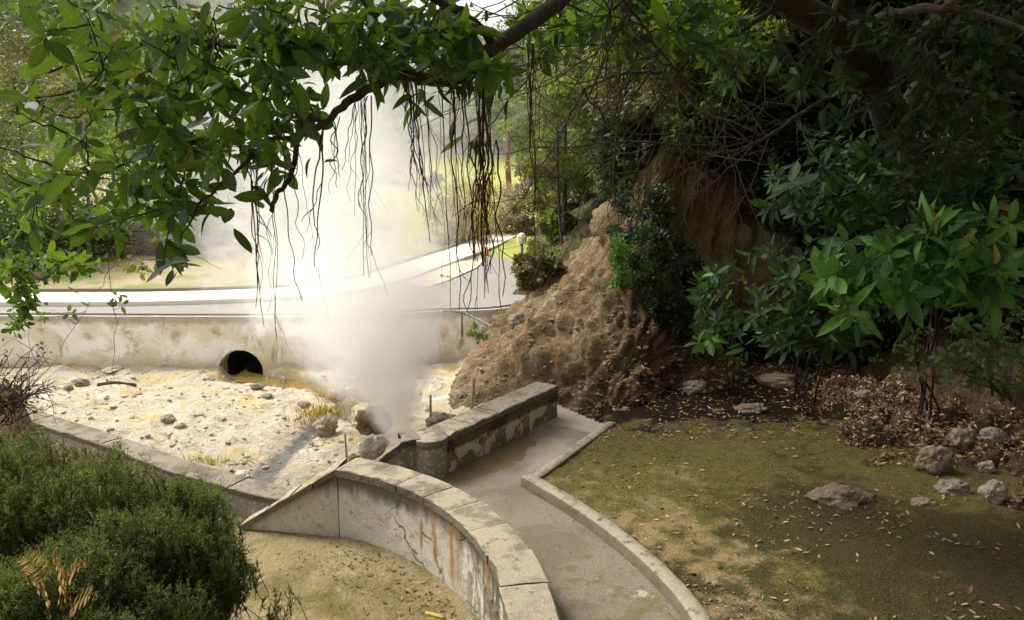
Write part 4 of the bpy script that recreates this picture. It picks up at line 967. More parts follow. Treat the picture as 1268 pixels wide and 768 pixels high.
for a in [(318, 190, 405, 4, 3.25, 7, 2, .0030, 8), (333, 200, 420, 3, 3.25, 6, 2, .0026, 4), (352, 190, 372, 3, 3.25, 8, 2, .003, 26), (398, 160, 330, 2, 3.3, 5, 1, .003, -8), (281, 215, 268, 1, 3.2, 4, 0, .002, 0), (410, 150, 240, 4, 3.35, 7, 1, .0022, 0),
          (452, 125, 345, 7, 3.4, 6, 2, .0024, 8), (446, 120, 250, 4, 3.4, 6, 1, .002, -8), (503, 100, 262, 7, 3.5, 6, 2, .0028, 16), (517, 105, 300, 6, 3.5, 7, 2, .0028, 24),
          (556, 108, 385, 8, 3.55, 7, 3, .003, 10), (575, 100, 330, 6, 3.55, 8, 3, .003, 12), (596, 96, 385, 10, 3.6, 6, 3, .0036, 2), (602, 180, 385, 12, 3.6, 10, 3, .0034, 4), (660, 60, 350, 6, 4.0, 4, 2, .0036, 6)]:
    rootbundle(*a)
g = Geo(); tube(g, spline([W(597, 92, 3.6), W(600, 140, 3.6), W(606, 175, 3.6), W(610, 205, 3.6), W(604, 222, 3.6), W(597, 245, 3.6), W(596, 290, 3.6), W(598, 330, 3.6)], 40), np.linspace(.0065, .0035, 40), 7); g.build('aerial_root', MT['root'], tree)
# ---------------------------------------------------- broad-leaved shrubs on the right
def shrub(name, base, tips, mat, label, cat='shrub', group=None, nl=(7, 11), size=(.16, .24), tpl=TPL_BROAD, up=.0, droop=.25, axis=(-.35, -.45, .55), base_r=.5, r=.006, maxr=.025, tight=28, wide=105):
    o = empty(name, base, label, cat, group); g = Geo(); b = np.asarray(base, float); c = np.mean(tips, axis=0)
    sk = []
    for _ in range(5):
        q = c+(np.array([random.gauss(0, .25) for _ in range(3)])); sk += list(curve_twig(g, b+np.array([random.gauss(0, .08), random.gauss(0, .08), -.1]), q, maxr*.6, r*.8, -.25, 12, 6, .35))[4:]
    ax = grow(g, sk, tips, r*.8, maxr*.6); gt_ = g
    g = Geo(); leaves(g, tpl, *rosettes(tips, [nrmz(np.array(a)*.6+np.array(axis)+rng.normal(0, .25, 3)) for a in ax], nl, size, tight, wide, droop, base_r, up=up)); join(gt_, g, 'foliage', MT['twig'], mat, o)
    return o
shrub('broadleaf_shrub', W(1150, 500, 8.7), region([(1080, 320, 45, 35, 12), (1140, 300, 50, 35, 16), (1210, 300, 55, 40, 20), (1170, 345, 50, 25, 12), (1240, 345, 30, 30, 8), (1100, 350, 40, 22, 8), (1040, 350, 40, 30, 14)], 5.6, 6.5), MT['leaf_big'], 'bright broad leaved shrub reaching over the leaf litter bank', base_r=.85, size=(.18, .25))
shrub('broadleaf_shrub', W(905, 480, 11.0), region([(880, 350, 18, 25, 7), (875, 400, 28, 30, 12), (905, 385, 18, 25, 6), (895, 330, 20, 12, 4)], 7.6, 8.4), MT['leaf_big'], 'small upright shrub with a few yellow leaves in front of the sandy cliff', size=(.15, .22), base_r=.45)
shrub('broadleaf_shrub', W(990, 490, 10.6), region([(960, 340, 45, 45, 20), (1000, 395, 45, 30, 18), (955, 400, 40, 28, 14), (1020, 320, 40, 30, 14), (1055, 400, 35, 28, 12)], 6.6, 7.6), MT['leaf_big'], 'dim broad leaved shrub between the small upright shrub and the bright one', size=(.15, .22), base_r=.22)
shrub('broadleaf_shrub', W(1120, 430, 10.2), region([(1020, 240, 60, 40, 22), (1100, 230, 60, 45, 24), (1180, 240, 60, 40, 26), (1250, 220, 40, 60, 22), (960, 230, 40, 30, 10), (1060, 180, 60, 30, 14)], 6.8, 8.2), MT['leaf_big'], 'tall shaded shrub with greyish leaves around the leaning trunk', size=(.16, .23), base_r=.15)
shrub('creeping_shrub', W(1240, 480, 7.6), region([(1240, 410, 40, 35, 40), (1180, 415, 50, 25, 26), (1130, 440, 50, 22, 20), (1255, 460, 30, 25, 24), (1200, 450, 40, 30, 26)], 6.6, 7.6), MT['leaf_mid'], 'small leaved green creeper trailing over the litter bank', size=(.06, .10), tpl=TPL_OVAL, base_r=.5, nl=(5, 8))
# ---------------------------------------------------- generic leafy clumps
def clump(name, base, cen, rad, n, lsz, mat, label, cat='shrub', group=None, nclump=40, tpl=TPL_Q, twig='twig', trunk=None, csz=.28, seed=0, stems=5, stem_r=.02, out=.75, shell=.45):
    base = np.asarray(base, float); cen = np.asarray(cen, float); rad = np.asarray(rad, float)
    o = empty(name, base, label, cat, group); cs = []
    while len(cs) < nclump:
        v = rng.normal(0, 1, 3); v /= np.linalg.norm(v); rr = random.uniform(shell, 1)**.6
        k = 1+.35*mnoise.noise(Vector(v*2.2+seed)); cs.append(cen+v*rad*rr*k)
    g = Geo(); sk = []
    if trunk:
        top = cen+np.array([0, 0, rad[2]*.2]); mid_ = (base+top)/2+rng.normal(0, .04*np.linalg.norm(top-base), 3)
        tp_ = spline([base-[0, 0, .2], mid_, top], 14); tube(g, tp_, np.linspace(trunk, trunk*.3, 14), 9); g.build('trunk', MT[twig], o); g = Geo(); sk += list(tp_[5:])
    else:
        for _ in range(stems): sk += list(curve_twig(g, base-[0, 0, .1]+rng.normal(0, .08*rad[0], 3)*[1, 1, 0], cen+rng.normal(0, .35, 3)*rad*.6, stem_r, stem_r*.4, 0, 8, 5))
    grow(g, sk, cs, stem_r*.35, stem_r*.8); gt_ = g
    per = int(n/nclump); pos = []; 
    for c in cs:
        q = rng.normal(0, 1, (per, 3)); q = nrmz(q)*(rng.random((per, 1))**.4)*csz*rad.mean()*np.array([1.15, 1.15, .75]); pos.append(c+q)
    pos = np.concatenate(pos); dr = nrmz((pos-cen)/rad)*out+rng.normal(0, .6, pos.shape); nr = np.tile([0, 0, 1.], (len(pos), 1))+rng.normal(0, .5, pos.shape)
    cb = np.repeat(rng.random(nclump), per); g = Geo()
    leaves(g, tpl, pos, dr, nr, rng.uniform(.6, 1.2, len(pos))*lsz, np.clip(.25+.45*cb+rng.normal(0, .18, len(pos)), 0, 1)); join(gt_, g, 'crown' if trunk else 'foliage', MT[twig], mat, o); return o
# vegetation on the slope
def on(px, py, d): return W(px, py, d)
G1 = 'trees and shrubs growing on the slope'
clump('ivy', on(785, 340, 12.4), on(783, 318, 12.2), (.35, .3, .55), 2600, .075, MT['leaf_ivy'], 'bright green ivy hanging on the corner of the cliff', 'ivy', None, 30, stem_r=.01)
clump('ivy', on(815, 400, 11.6), on(806, 335, 12.0), (.28, .3, .85), 2200, .07, MT['leaf_dark'], 'dark ivy curtain trailing down right of the cliff corner', 'ivy', None, 40, stem_r=.01)
for (px, py, r_, n, mt, lab) in [(800, 265, .5, 2600, 'leaf_dark', 'dark ivy mat covering the top right of the cliff corner'), (835, 320, .42, 2200, 'leaf_dark', 'dark ivy between the corner and the sandy cliff'), (830, 385, .4, 1900, 'leaf_dark', 'dark ivy hanging low beside the small upright shrub'), (765, 225, .5, 2400, 'leaf_mid', 'green ivy draped over the top edge of the cliff corner')]:
    hp, hn_ = onhill(px, py); clump('ivy', hp, hp+hn_*.12, (r_, r_*.6, r_*1.1), n, .085, MT[mt], lab, 'ivy', None, 30, stem_r=.008)
slope_v = [
 ('shrub', 690, 250, 17.5, .9, .7, .9, 'leaf_lit', 'feathery green shrub at the top of the eroded slope'),
 ('shrub', 688, 288, 24, .5, .4, .5, 'leaf_lit', 'small yellow green bush on the back slope right of the lamp'),
 ('shrub', 706, 250, 22, .6, .5, .6, 'leaf_olive', 'olive bush on the back slope below the sunlit tree'),
 ('shrub', 664, 335, 24, .4, .35, .35, 'leaf_olive', 'low olive bush on the back slope just right of the lamp'),
 ('shrub', 735, 225, 17.0, .8, .7, .9, 'leaf_olive', 'olive shrub beside the cliff corner'),
 ('shrub', 770, 175, 17.5, .9, .8, 1.1, 'leaf_mid', 'loose green shrub above the cliff corner'),
 ('shrub', 700, 165, 22, 1.5, 1.2, 1.6, 'leaf_lit', 'sunlit yellow green tree left of the twig tangle'),
 ('shrub', 735, 100, 24, 1.8, 1.4, 1.8, 'leaf_lit', 'bright leafy tree high behind the limb'),
 ('shrub', 690, 60, 30, 2.2, 1.6, 2.4, 'leaf_mid', 'tall green tree behind the bend of the limb'),
 ('shrub', 760, 40, 26, 2.4, 1.5, 2.4, 'leaf_olive', 'olive tree crown at the top above the slope'),
 ('shrub', 820, 120, 21, 1.4, 1.0, 1.4, 'leaf_olive', 'brownish olive bush behind the bare pale trunks'),
 ('shrub', 860, 60, 22, 2.0, 1.2, 2.0, 'leaf_lit', 'yellow green bush glowing behind the dark branches'),
 ('shrub', 880, 110, 19, 1.2, .9, .8, 'leaf_lit', 'low sunlit bush on the ridge left of the leaning trunk'),
 ('shrub', 940, 60, 20, 1.6, 1.0, 1.6, 'leaf_mid', 'green bush directly left of the leaning trunk'),
 ('shrub', 900, 160, 16.5, .9, .7, .7, 'leaf_mid', 'mid green shrub on the ridge above the sandy cliff'),
 ('shrub', 795, 190, 15, .6, .5, .7, 'leaf_dark', 'dark green tangle right above the cliff corner'),
 ('shrub', 830, 150, 15, .8, .6, .8, 'leaf_olive', 'olive brush on the top of the diagonal ridge'),
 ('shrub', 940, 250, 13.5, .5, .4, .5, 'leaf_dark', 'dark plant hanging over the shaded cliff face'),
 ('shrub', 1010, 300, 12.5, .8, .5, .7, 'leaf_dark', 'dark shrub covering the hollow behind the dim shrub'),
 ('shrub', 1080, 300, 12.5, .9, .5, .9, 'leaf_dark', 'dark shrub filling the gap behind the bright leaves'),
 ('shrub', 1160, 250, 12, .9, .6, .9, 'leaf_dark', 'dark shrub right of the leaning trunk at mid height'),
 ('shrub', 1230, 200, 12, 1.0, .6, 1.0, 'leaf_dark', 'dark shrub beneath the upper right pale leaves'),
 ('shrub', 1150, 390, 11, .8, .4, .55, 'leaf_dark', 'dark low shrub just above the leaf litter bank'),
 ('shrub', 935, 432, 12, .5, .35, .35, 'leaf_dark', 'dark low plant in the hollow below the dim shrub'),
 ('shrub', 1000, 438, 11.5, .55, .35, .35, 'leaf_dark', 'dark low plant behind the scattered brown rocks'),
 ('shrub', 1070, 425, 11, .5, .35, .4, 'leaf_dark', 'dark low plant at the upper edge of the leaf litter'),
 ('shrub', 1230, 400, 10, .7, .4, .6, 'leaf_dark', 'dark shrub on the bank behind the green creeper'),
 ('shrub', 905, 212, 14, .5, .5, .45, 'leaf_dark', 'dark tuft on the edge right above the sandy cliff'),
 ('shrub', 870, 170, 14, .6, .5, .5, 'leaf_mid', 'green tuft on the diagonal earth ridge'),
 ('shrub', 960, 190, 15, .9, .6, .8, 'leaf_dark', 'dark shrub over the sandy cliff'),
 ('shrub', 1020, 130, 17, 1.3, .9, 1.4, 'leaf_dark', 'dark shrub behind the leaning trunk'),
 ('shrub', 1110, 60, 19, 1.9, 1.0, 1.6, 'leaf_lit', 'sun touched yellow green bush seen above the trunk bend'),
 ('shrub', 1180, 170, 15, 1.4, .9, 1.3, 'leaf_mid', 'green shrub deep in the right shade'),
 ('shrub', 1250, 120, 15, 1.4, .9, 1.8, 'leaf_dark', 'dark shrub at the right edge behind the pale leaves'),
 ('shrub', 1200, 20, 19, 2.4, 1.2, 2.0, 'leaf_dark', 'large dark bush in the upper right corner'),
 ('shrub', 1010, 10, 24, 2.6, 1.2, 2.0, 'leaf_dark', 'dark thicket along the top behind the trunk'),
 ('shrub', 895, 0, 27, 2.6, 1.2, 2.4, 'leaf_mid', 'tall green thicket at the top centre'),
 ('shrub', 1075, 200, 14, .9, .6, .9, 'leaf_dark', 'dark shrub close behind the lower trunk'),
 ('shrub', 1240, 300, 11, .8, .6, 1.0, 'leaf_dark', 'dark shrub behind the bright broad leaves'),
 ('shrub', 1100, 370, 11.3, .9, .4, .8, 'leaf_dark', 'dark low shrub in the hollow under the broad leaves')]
for i, (nm, px, py, d, rx, ry, rz, mt, lab) in enumerate(slope_v):
    c = W(px, py, d); hp, hn_ = onhill(px, py); s = (rx+rz)/2
    if hp is not None:
        b = hp-[0, 0, .1]; c = hp+hn_*.35*s+[0, 0, .35*rz]
    else: b = c-[0, 0, rz*1.25]
    nn = int(5200*max(.6, min(2.0, s)))
    tall = rz >= 1.6
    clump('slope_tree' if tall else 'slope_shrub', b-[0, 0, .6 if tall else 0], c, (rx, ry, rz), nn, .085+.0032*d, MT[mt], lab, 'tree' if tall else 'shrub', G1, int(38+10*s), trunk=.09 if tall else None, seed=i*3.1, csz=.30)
clump('roadside_shrub', W(668, 392, 16.6), W(667, 385, 16.6), (.30, .3, .22), 900, .06, MT['leaf_lit'], 'small green tuft on the slope edge near the road', 'shrub', None, 14, stem_r=.008)
clump('roadside_shrub', W(592, 420, 15.5), W(594, 410, 15.5), (.24, .2, .17), 800, .05, MT['leaf_lit'], 'small green tuft under the handrail', 'shrub', None, 14, stem_r=.008)
clump('roadside_shrub', W(680, 335, 19.5), W(680, 325, 19.5), (.45, .3, .4), 1500, .08, MT['leaf_lit'], 'yellow green bush right of the lamp post', 'shrub', None, 20, stem_r=.01)
clump('roadside_shrub', W(655, 340, 21), W(660, 318, 22), (.45, .3, .6), 1400, .08, MT['leaf_mid'], 'thin bush growing around the lamp post', 'shrub', None, 20, stem_r=.01)
clump('roadside_shrub', W(549, 352, 22), W(549, 347, 22), (.24, .2, .13), 400, .07, MT['leaf_gold'], 'small yellow tuft on the sandy verge', 'shrub', None, 8, stem_r=.006)
# beyond the road
clump('golden_bush', W(560, 318, 31), W(560, 285, 31), (1.3, 1.1, 1.2), 6500, .13, MT['leaf_gold'], 'golden yellow bush right beside the steam', 'bush', None, 60)
clump('golden_bush', W(608, 295, 34), W(602, 258, 34), (1.7, 1.2, 1.6), 7500, .14, MT['leaf_gold'], 'larger golden bush behind the aerial roots', 'bush', None, 70)
clump('grey_bush', W(650, 300, 34), W(652, 265, 34), (1.2, 1.0, 1.3), 6000, .12, MT['leaf_olive'], 'dull olive bush between golden bush and slope', 'bush', None, 60)
clump('flowering_bush', W(655, 260, 38), W(655, 236, 38), (.9, .7, .6), 2600, .12, MT['leaf_purple'], 'purple flowering bush above the olive bush', 'bush', None, 30)
clump('red_trunk_tree', W(632, 250, 44), W(640, 128, 44), (2.2, 1.6, 1.9), 5200, .22, MT['leaf_mid'], 'green tree with a reddish straight trunk beyond the road', 'tree', None, 60, twig='bark_red', trunk=.2)
clump('far_tree', W(700, 270, 36), W(700, 200, 36), (1.8, 1.4, 2.3), 7000, .16, MT['leaf_lit'], 'bushy green tree beyond the road above the lamp', 'tree', None, 60, trunk=.14)
clump('far_tree', W(665, 210, 60), W(668, 165, 60), (2.4, 2, 2.0), 5200, .24, MT['leaf_mid'], 'small round tree on the far edge of the field', 'tree', None, 50, trunk=.16)
clump('far_tree', W(536, 232, 70), W(537, 224, 70), (.8, .8, .9), 1500, .22, MT['leaf_olive'], 'single dull shrub standing in the bright field', 'tree', None, 20, trunk=.1)
left_t = [(40, 300, 24, 2.0, 1.7, 'leaf_mid', 'green bush at far left beyond the road'), (-60, 200, 26, 2.8, 3.0, 'leaf_mid', 'tall leafy tree at the left edge'), (110, 235, 30, 2.4, 2.2, 'leaf_lit', 'yellow green tree behind the left foliage'), (215, 290, 27, 1.5, 1.4, 'leaf_lit', 'bright bush left of the steam beyond the road'), (290, 275, 34, 2.1, 1.5, 'leaf_mid', 'green bush veiled by steam'), (370, 265, 40, 2.6, 1.8, 'leaf_mid', 'wide bush hidden in the steam'), (20, 120, 34, 3.0, 3.0, 'leaf_olive', 'olive tree high at the left edge'), (160, 130, 44, 3.6, 3.0, 'leaf_lit', 'pale yellow green tree far behind the leaves'), (300, 190, 55, 4.0, 3.2, 'leaf_mid', 'broad tree far behind the steam'), (150, 318, 26, 1.3, .55, 'leaf_olive', 'low brownish bush on the verge behind the white pavement'), (60, 322, 25, 1.4, .6, 'leaf_mid', 'low green bush on the verge at far left'), (255, 312, 28, 1.2, .9, 'leaf_dark', 'dark green bush right of the hanging leaf tip'), (330, 290, 32, 1.8, 1.3, 'leaf_olive', 'greyish bush half hidden in steam'), (410, 285, 36, 1.9, 1.2, 'leaf_mid', 'green bush deep inside the steam'), (450, 215, 70, 5, 3.2, 'leaf_mid', 'tree on the far side of the field in steam')]
for i, (px, py, d, rx, rz, mt, lab) in enumerate(left_t):
    c = W(px, py, d); c[2] = max(c[2], zfar(c[0], c[1])+rz*.75); clump('background_tree', (c[0], c[1], zfar(c[0], c[1])-.1), c, (rx, rx*.8, rz), int(5500*max(1, rx/2)), .10+.003*d, MT[mt], lab, 'tree', 'trees beyond the road on the left', 60, trunk=.12 if rz > 1.7 else None, seed=50+i)
# distant forest: one mass
g = Geo(); pos = []
for _ in range(2600):
    y = random.uniform(125, 320); x = random.uniform(-.9, .9)*y
    c = np.array([x, y, zfar(x, y)+1.5]); r_ = random.uniform(2.5, 5); q = nrmz(rng.normal(0, 1, (26, 3)))*r_*rng.uniform(.6, 1, (26, 1))*[1, 1, .9]; pos.append(c+q)
pos = np.concatenate(pos); leaves(g, TPL_Q, pos, rng.normal(0, 1, pos.shape), rng.normal(0, .6, pos.shape)+[0, 0, .6], rng.uniform(1.2, 2.6, len(pos)), rng.random(len(pos)))
tag(g.build('forest', MT['leaf_mid']), 'distant wooded hills behind the field', 'forest', None, 'stuff')
# bare pale trunks on the ridge
for i, (x0, y0, x1, y1, d, r_, lab) in enumerate([(812, 215, 806, 20, 15.5, .05, 'bare pale trunk standing on the cliff corner'), (800, 225, 826, 60, 15.8, .035, 'thin bare trunk crossing the pale one'), (700, 330, 690, 150, 20, .05, 'slim dark trunk behind the eroded slope'), (858, 180, 905, 30, 16, .035, 'thin dead sapling on the ridge right of the pale trunk'), (772, 235, 748, 40, 16.5, .03, 'thin dead sapling left of the pale trunk')]):
    a, b = W(x0, y0, d), W(x1, y1, d+.6); o = empty('bare_tree', a, lab, 'tree'); g = Geo(); m_ = (a+b)/2+rng.normal(0, .12, 3); tpz = spline([a-[0, 0, .3], m_, b], 24); tube(g, tpz, np.linspace(r_, r_*.35, 24), 7); 
    for _ in range(34):
        k = random.randrange(5, 23); dd = nrmz(np.array([random.gauss(0, 1), random.gauss(0, .7), random.gauss(.15, .7)])); L = random.uniform(.4, 1.5); pts = curve_twig(g, tpz[k], tpz[k]+dd*L, r_*.3, .004, .05, 7, 4)
        for _k in range(3): e = pts[random.randrange(2, 6)]; curve_twig(g, e, e+nrmz(dd+rng.normal(0, .8, 3))*L*.5, .006, .002, .05, 5, 3)
    g.build('trunk', MT['bark_pale' if 'pale' in lab[:10] else 'twig'], o)
# ---------------------------------------------------- leafy sprays at the left edge
shrub('ivy_spray', W(-60, 250, 4.6), region([(35, 335, 30, 20, 20), (28, 370, 14, 35, 16), (60, 325, 30, 12, 10), (15, 400, 12, 25, 8), (100, 330, 25, 14, 9), (5, 330, 18, 40, 12), (75, 345, 25, 10, 6)], 4.2, 4.8), MT['leaf'], 'dark pointed leaf spray dangling over the white road at far left', size=(.055, .085), nl=(4, 7), base_r=.25, tpl=TPL_OVAL, r=.002, maxr=.006, axis=(.1, -.2, -.3))
shrub('trailing_sprig', W(150, 250, 4.0), region([(180, 345, 18, 25, 6), (150, 370, 14, 10, 3), (165, 330, 20, 14, 4), (52, 387, 8, 6, 2), (95, 385, 8, 6, 2)], 3.9, 4.2), MT['leaf_lit'], 'thin sprig of small leaves hanging in front of the pavement', size=(.04, .06), nl=(3, 5), base_r=.4, tpl=TPL_OVAL, r=.0012, maxr=.003, axis=(.1, -.2, -.3))
o = empty('twiggy_bush', W(-10, 520, 6.3), 'nearly bare twiggy bush above the earth bank at far left', 'shrub'); g = Geo(); tps = []
for _ in range(46):
    a = W(random.uniform(-30, 20), random.uniform(500, 530), 6.3); b = W(random.uniform(-20, 75), random.uniform(425, 510), random.uniform(5.9, 6.5)); pts = curve_twig(g, a, b, .006, .002, -.1, 8, 4); tps += [pts[-1], pts[-3]]
    for _k in range(3): e = pts[random.randrange(3, 7)]; q = e+rng.normal(0, .14, 3); curve_twig(g, e, q, .003, .001, 0, 5, 3); tps.append(q)
gt_ = g; g = Geo(); sel = random.sample(tps, 60); leaves(g, TPL_OVAL, *rosettes(sel, [rng.normal(0, 1, 3) for _ in sel], (1, 4), (.035, .06), 30, 100, .1, .3)); join(gt_, g, 'foliage', MT['twig'], MT['leaf_olive'], o)
# ---------------------------------------------------- heather bushes
def heather(spec, label, nspr, base, ht=(.28, .52), blossom=.05, sz=.028):
    """spec: a lofted dome given by pixel ellipse centres; sprigs rise from inside to its surface"""
    o = empty('heather_bush', base, label, 'bush', 'heather bushes on the bank'); g = Geo(); gl = Geo(); gb = Geo(); P_, D_, N_, S_, R_ = [], [], [], [], []; B_ = []
    for _ in range(int(nspr*.8)):
        px, py, rx, ry, d = spec[random.choices(range(len(spec)), [s[2]*s[3] for s in spec])[0]]
        while True:
            a, b = random.uniform(-1, 1), random.uniform(-1, 1)
            if a*a+b*b < 1: break
        tip = W(px+a*rx, py+b*ry, d-.5*math.sqrt(max(0, 1-a*a-b*b))*rx*d/F*1.1+random.uniform(-.12, .35))
        cen = W(px, py+ry*1.1, d+.15); ax = nrmz(nrmz(tip-cen)*.55+np.array([random.gauss(0, .3), random.gauss(-.1, .3), .8])); L = random.uniform(*ht)*random.uniform(.7, 1.15)
        root = tip-ax*L; n = 6; t = np.linspace(0, 1, n)[:, None]; bend = rng.normal(0, .07, 3)*L; pts = root*(1-t)+tip*t+bend*np.sin(t*3.14)
        tube(g, pts, np.linspace(.0032, .0012, n), 3, False); tone = random.random()
        if random.random() < .07:          # bare woody shoot
            for _k in range(4): e = pts[random.randrange(2, 5)]; curve_twig(g, e, e+nrmz(ax+rng.normal(0, .6, 3))*L*.5, .0022, .0008, .05, 5, 3)
            continue
        def along(p0, p1, m, s0, s1, tn):
            tt = np.linspace(0, 1, m)[:, None]; q = p0*(1-tt)+p1*tt; axd = nrmz(p1-p0); rd = nrmz(rng.normal(0, 1, (m, 3))); rd = nrmz(rd-axd*(rd@axd)[:, None]); dd = rd*.8+axd*.75
            P_.append(q); D_.append(dd); N_.append(rng.normal(0, 1, (m, 3))); S_.append(np.linspace(s0, s1, m)*rng.uniform(.7, 1.2, m)); R_.append(np.clip(tn+rng.normal(0, .11, m)+np.linspace(-.15, .2, m)+.16*(s1 < s0*.7), 0, .93))
        tn = .04+.66*tone**2.2 if random.random() > .07 else .95
        for k in range(2, n-1): along(pts[k], pts[k+1], 14, sz, sz*.8, tn)
        for _k in range(random.randint(4, 7)):
            e = pts[random.randrange(2, 5)]+0; dd = nrmz(ax*.9+rng.normal(0, .55, 3)); l2 = L*random.uniform(.18, .4); along(e, e+dd*l2, 20, sz*.9, sz*.55, tn); tube(g, [e, e+dd*l2*.9], [.0016, .0008], 3, False)
        if random.random() < blossom:
            q = tip-ax*L*rng.random((14, 1))*.5+rng.normal(0, .014, (14, 3)); B_.append(q)
    leaves(gl, TPL_N, *[np.concatenate(x) for x in (P_, D_, N_, S_, R_)]); join(g, gl, 'foliage', MT['twig'], MT['heather'], o)
    if B_:
        q = np.concatenate(B_); leaves(gb, TPL_Q, q, rng.normal(0, 1, q.shape), rng.normal(0, 1, q.shape), rng.uniform(.006, .011, len(q)), rng.random(len(q))); gb.build('blossoms', MT['blossom'], o)
    return o
heather([(10, 565, 60, 50, 5.7), (20, 640, 80, 70, 5.0), (-20, 600, 60, 70, 5.2)], 'dark green heather at the left edge below the earth bank', 900, W(-20, 680, 5.1))
heather([(130, 620, 75, 65, 5.0), (170, 690, 90, 70, 4.6), (100, 720, 90, 60, 4.3)], 'large heather bush with whitish blossom tips in the middle', 1500, W(120, 760, 4.6), blossom=.16)
heather([(235, 640, 55, 45, 4.9), (250, 700, 55, 60, 4.6), (200, 760, 70, 40, 4.2), (225, 610, 35, 25, 5.0)], 'rounded heather bush nearest to the low wall', 1000, W(230, 770, 4.6), blossom=.1)
heather([(30, 740, 70, 50, 3.9), (110, 790, 80, 40, 3.8)], 'dark heather in the bottom left corner around the withered fern', 700, W(40, 840, 3.9))
heather([(345, 745, 18, 22, 4.9), (310, 705, 16, 16, 4.9)], 'two thin heather shoots standing on the tan soil', 40, W(330, 775, 5.0), ht=(.18, .3), sz=.02)
heather([(140, 560, 14, 20, 5.4), (105, 565, 16, 16, 5.4), (75, 560, 20, 16, 5.5)], 'feathery pale green heather tips rising against the crusted ground', 60, W(120, 640, 5.3), ht=(.25, .42), blossom=0, sz=.02)
# withered fern
o = empty('withered_fern', W(60, 760, 3.75), 'withered yellow brown fern fronds among the heather', 'fern')
for (x0, y0, x1, y1) in [(75, 765, 105, 700), (60, 770, 30, 705), (80, 770, 120, 735), (55, 725, 25, 695), (90, 755, 75, 690)]:
    g = Geo(); a, b = W(x0, y0, 3.7), W(x1, y1, 3.45); pts = curve_twig(g, a, b, .003, .001, -.3, 26, 4); q, dd, nn, ss, r_ = [], [], [], [], []; T = nrmz(b-a); sd = nrmz(np.cross(T, [0, -.6, .8]))
    for k in range(3, 26, 2):
        for s_ in (-1, 1): q.append(pts[k]); dd.append(sd*s_+T*.35); nn.append([0, -.6, .8]); ss.append(.055*math.sin(math.pi*(k/27.)**.8)+.008); r_.append(random.random())
    leaves(g, (TPL_N[0]*[.7, 1, 1], TPL_N[1], TPL_N[2]), np.array(q), np.array(dd), np.array(nn), np.array(ss), np.array(r_)); g.build('frond', MT['fern'], o)
# ---------------------------------------------------- leaf litter
def litter(fn, n, s0, s1, name, label, tilt=.35, lo=0, hi=1):
    pos, dr, nr = [], [], []
    for _ in range(n):
        p, nn = fn(); pos.append(p); dr.append(rng.normal(0, 1, 3)*[1, 1, tilt]); nr.append(np.asarray(nn)+rng.normal(0, tilt, 3))
    pos = np.array(pos); dr = np.array(dr); nr = np.array(nr); g = Geo(); leaves(g, leaf_tpl(4, .20, .35, -.3), pos, dr, nr, rng.uniform(s0, s1, n), lo+(hi-lo)*rng.random(n))
    return tag(g.build(name, MT['litter']), label, 'leaves', None, 'stuff')
def f_bank():
    while True:
        u = random.uniform(.60, .92); v = random.random()**1.2*.5; i, j = int(u*(NU-1)), int(v*(NV-1))
        if fbm(HS[i, j], .8, 3, 30.) > random.uniform(-.7, .4): return HS[i, j]+Nn[i, j]*.015+rng.normal(0, .02, 3), Nn[i, j]
litter(f_bank, 24000, .035, .085, 'leaf_litter', 'brown leaf litter covering the shaded bank', .5, 0, .97)
def f_cl():
    u = random.uniform(.40, .66); v = random.random()*.35; i, j = int(u*(NU-1)), int(v*(NV-1)); return HS[i, j]+Nn[i, j]*.012, Nn[i, j]
litter(f_cl, 2200, .04, .08, 'slope_litter', 'dry leaves caught on the foot of the slope', .5, .1, .9)
def f_ter():
    while True:
        p = P(random.uniform(640, 1330), 525+245*random.random()**1.2, .06)
        if inside(p[0], p[1], [tuple(q[:2]) for q in kin]+[(8, 2.5), (8, 10.5), (3.5, 11.6)]): 
            if fbm(p, .9, 3, 40.) > random.uniform(-.5, .6): return np.array([p[0], p[1], zter(p[0], p[1])+.006]), (0, 0, 1)
litter(f_ter, 1000, .025, .075, 'fallen_leaves', 'scattered dry leaves on the mossy terrace', .18, .1, 1)
def f_back():
    while True:
        p = P(random.uniform(800, 1030), random.uniform(470, 545), .05)
        return np.array([p[0], p[1], zter(p[0], p[1])+.01]), (0, 0, 1)
litter(f_back, 800, .04, .085, 'shade_litter', 'dry leaves in the dark hollow below the shrubs', .3, .2, .98)
def f_yard():
    while True:
        s = random.random(); c = at(cB, LB_, s*LB_[-1]*.75)
        dd = abs(random.gauss(0, .35)); x, y = c[0]-.05-dd*.6, c[1]-.06-dd*.8
        return np.array([x, y, zyard(x, y)+.006]), (0, 0, 1)
litter(f_yard, 420, .02, .07, 'yard_leaves', 'brown leaf scraps gathered along the foot of the curved wall', .3, .1, .8)
def f_yard2():
    x = random.uniform(-2.8, 0); y = random.uniform(5, 8.2); return np.array([x, y, zyard(x, y)+.005]), (0, 0, 1)
litter(f_yard2, 260, .015, .05, 'soil_leaves', 'sparse leaf scraps on the tan soil', .3, .1, 1)
def f_path():
    while True:
        x = random.uniform(-.6, 1.6); y = random.uniform(5.3, 9.5)
        if inside(x, y, poly): return np.array([x, y, .008]), (0, 0, 1)
litter(f_path, 170, .012, .04, 'path_leaves', 'small leaf scraps on the path', .2, .1, .9)
def f_lb():
    i, j = random.randrange(60), random.randrange(80); return LB[i, j]+[0, 0, .01], (0, -.3, 1)
litter(f_lb, 3000, .04, .09, 'bank_litter', 'brown dead leaves on the left earth bank', .5, 0, .7)
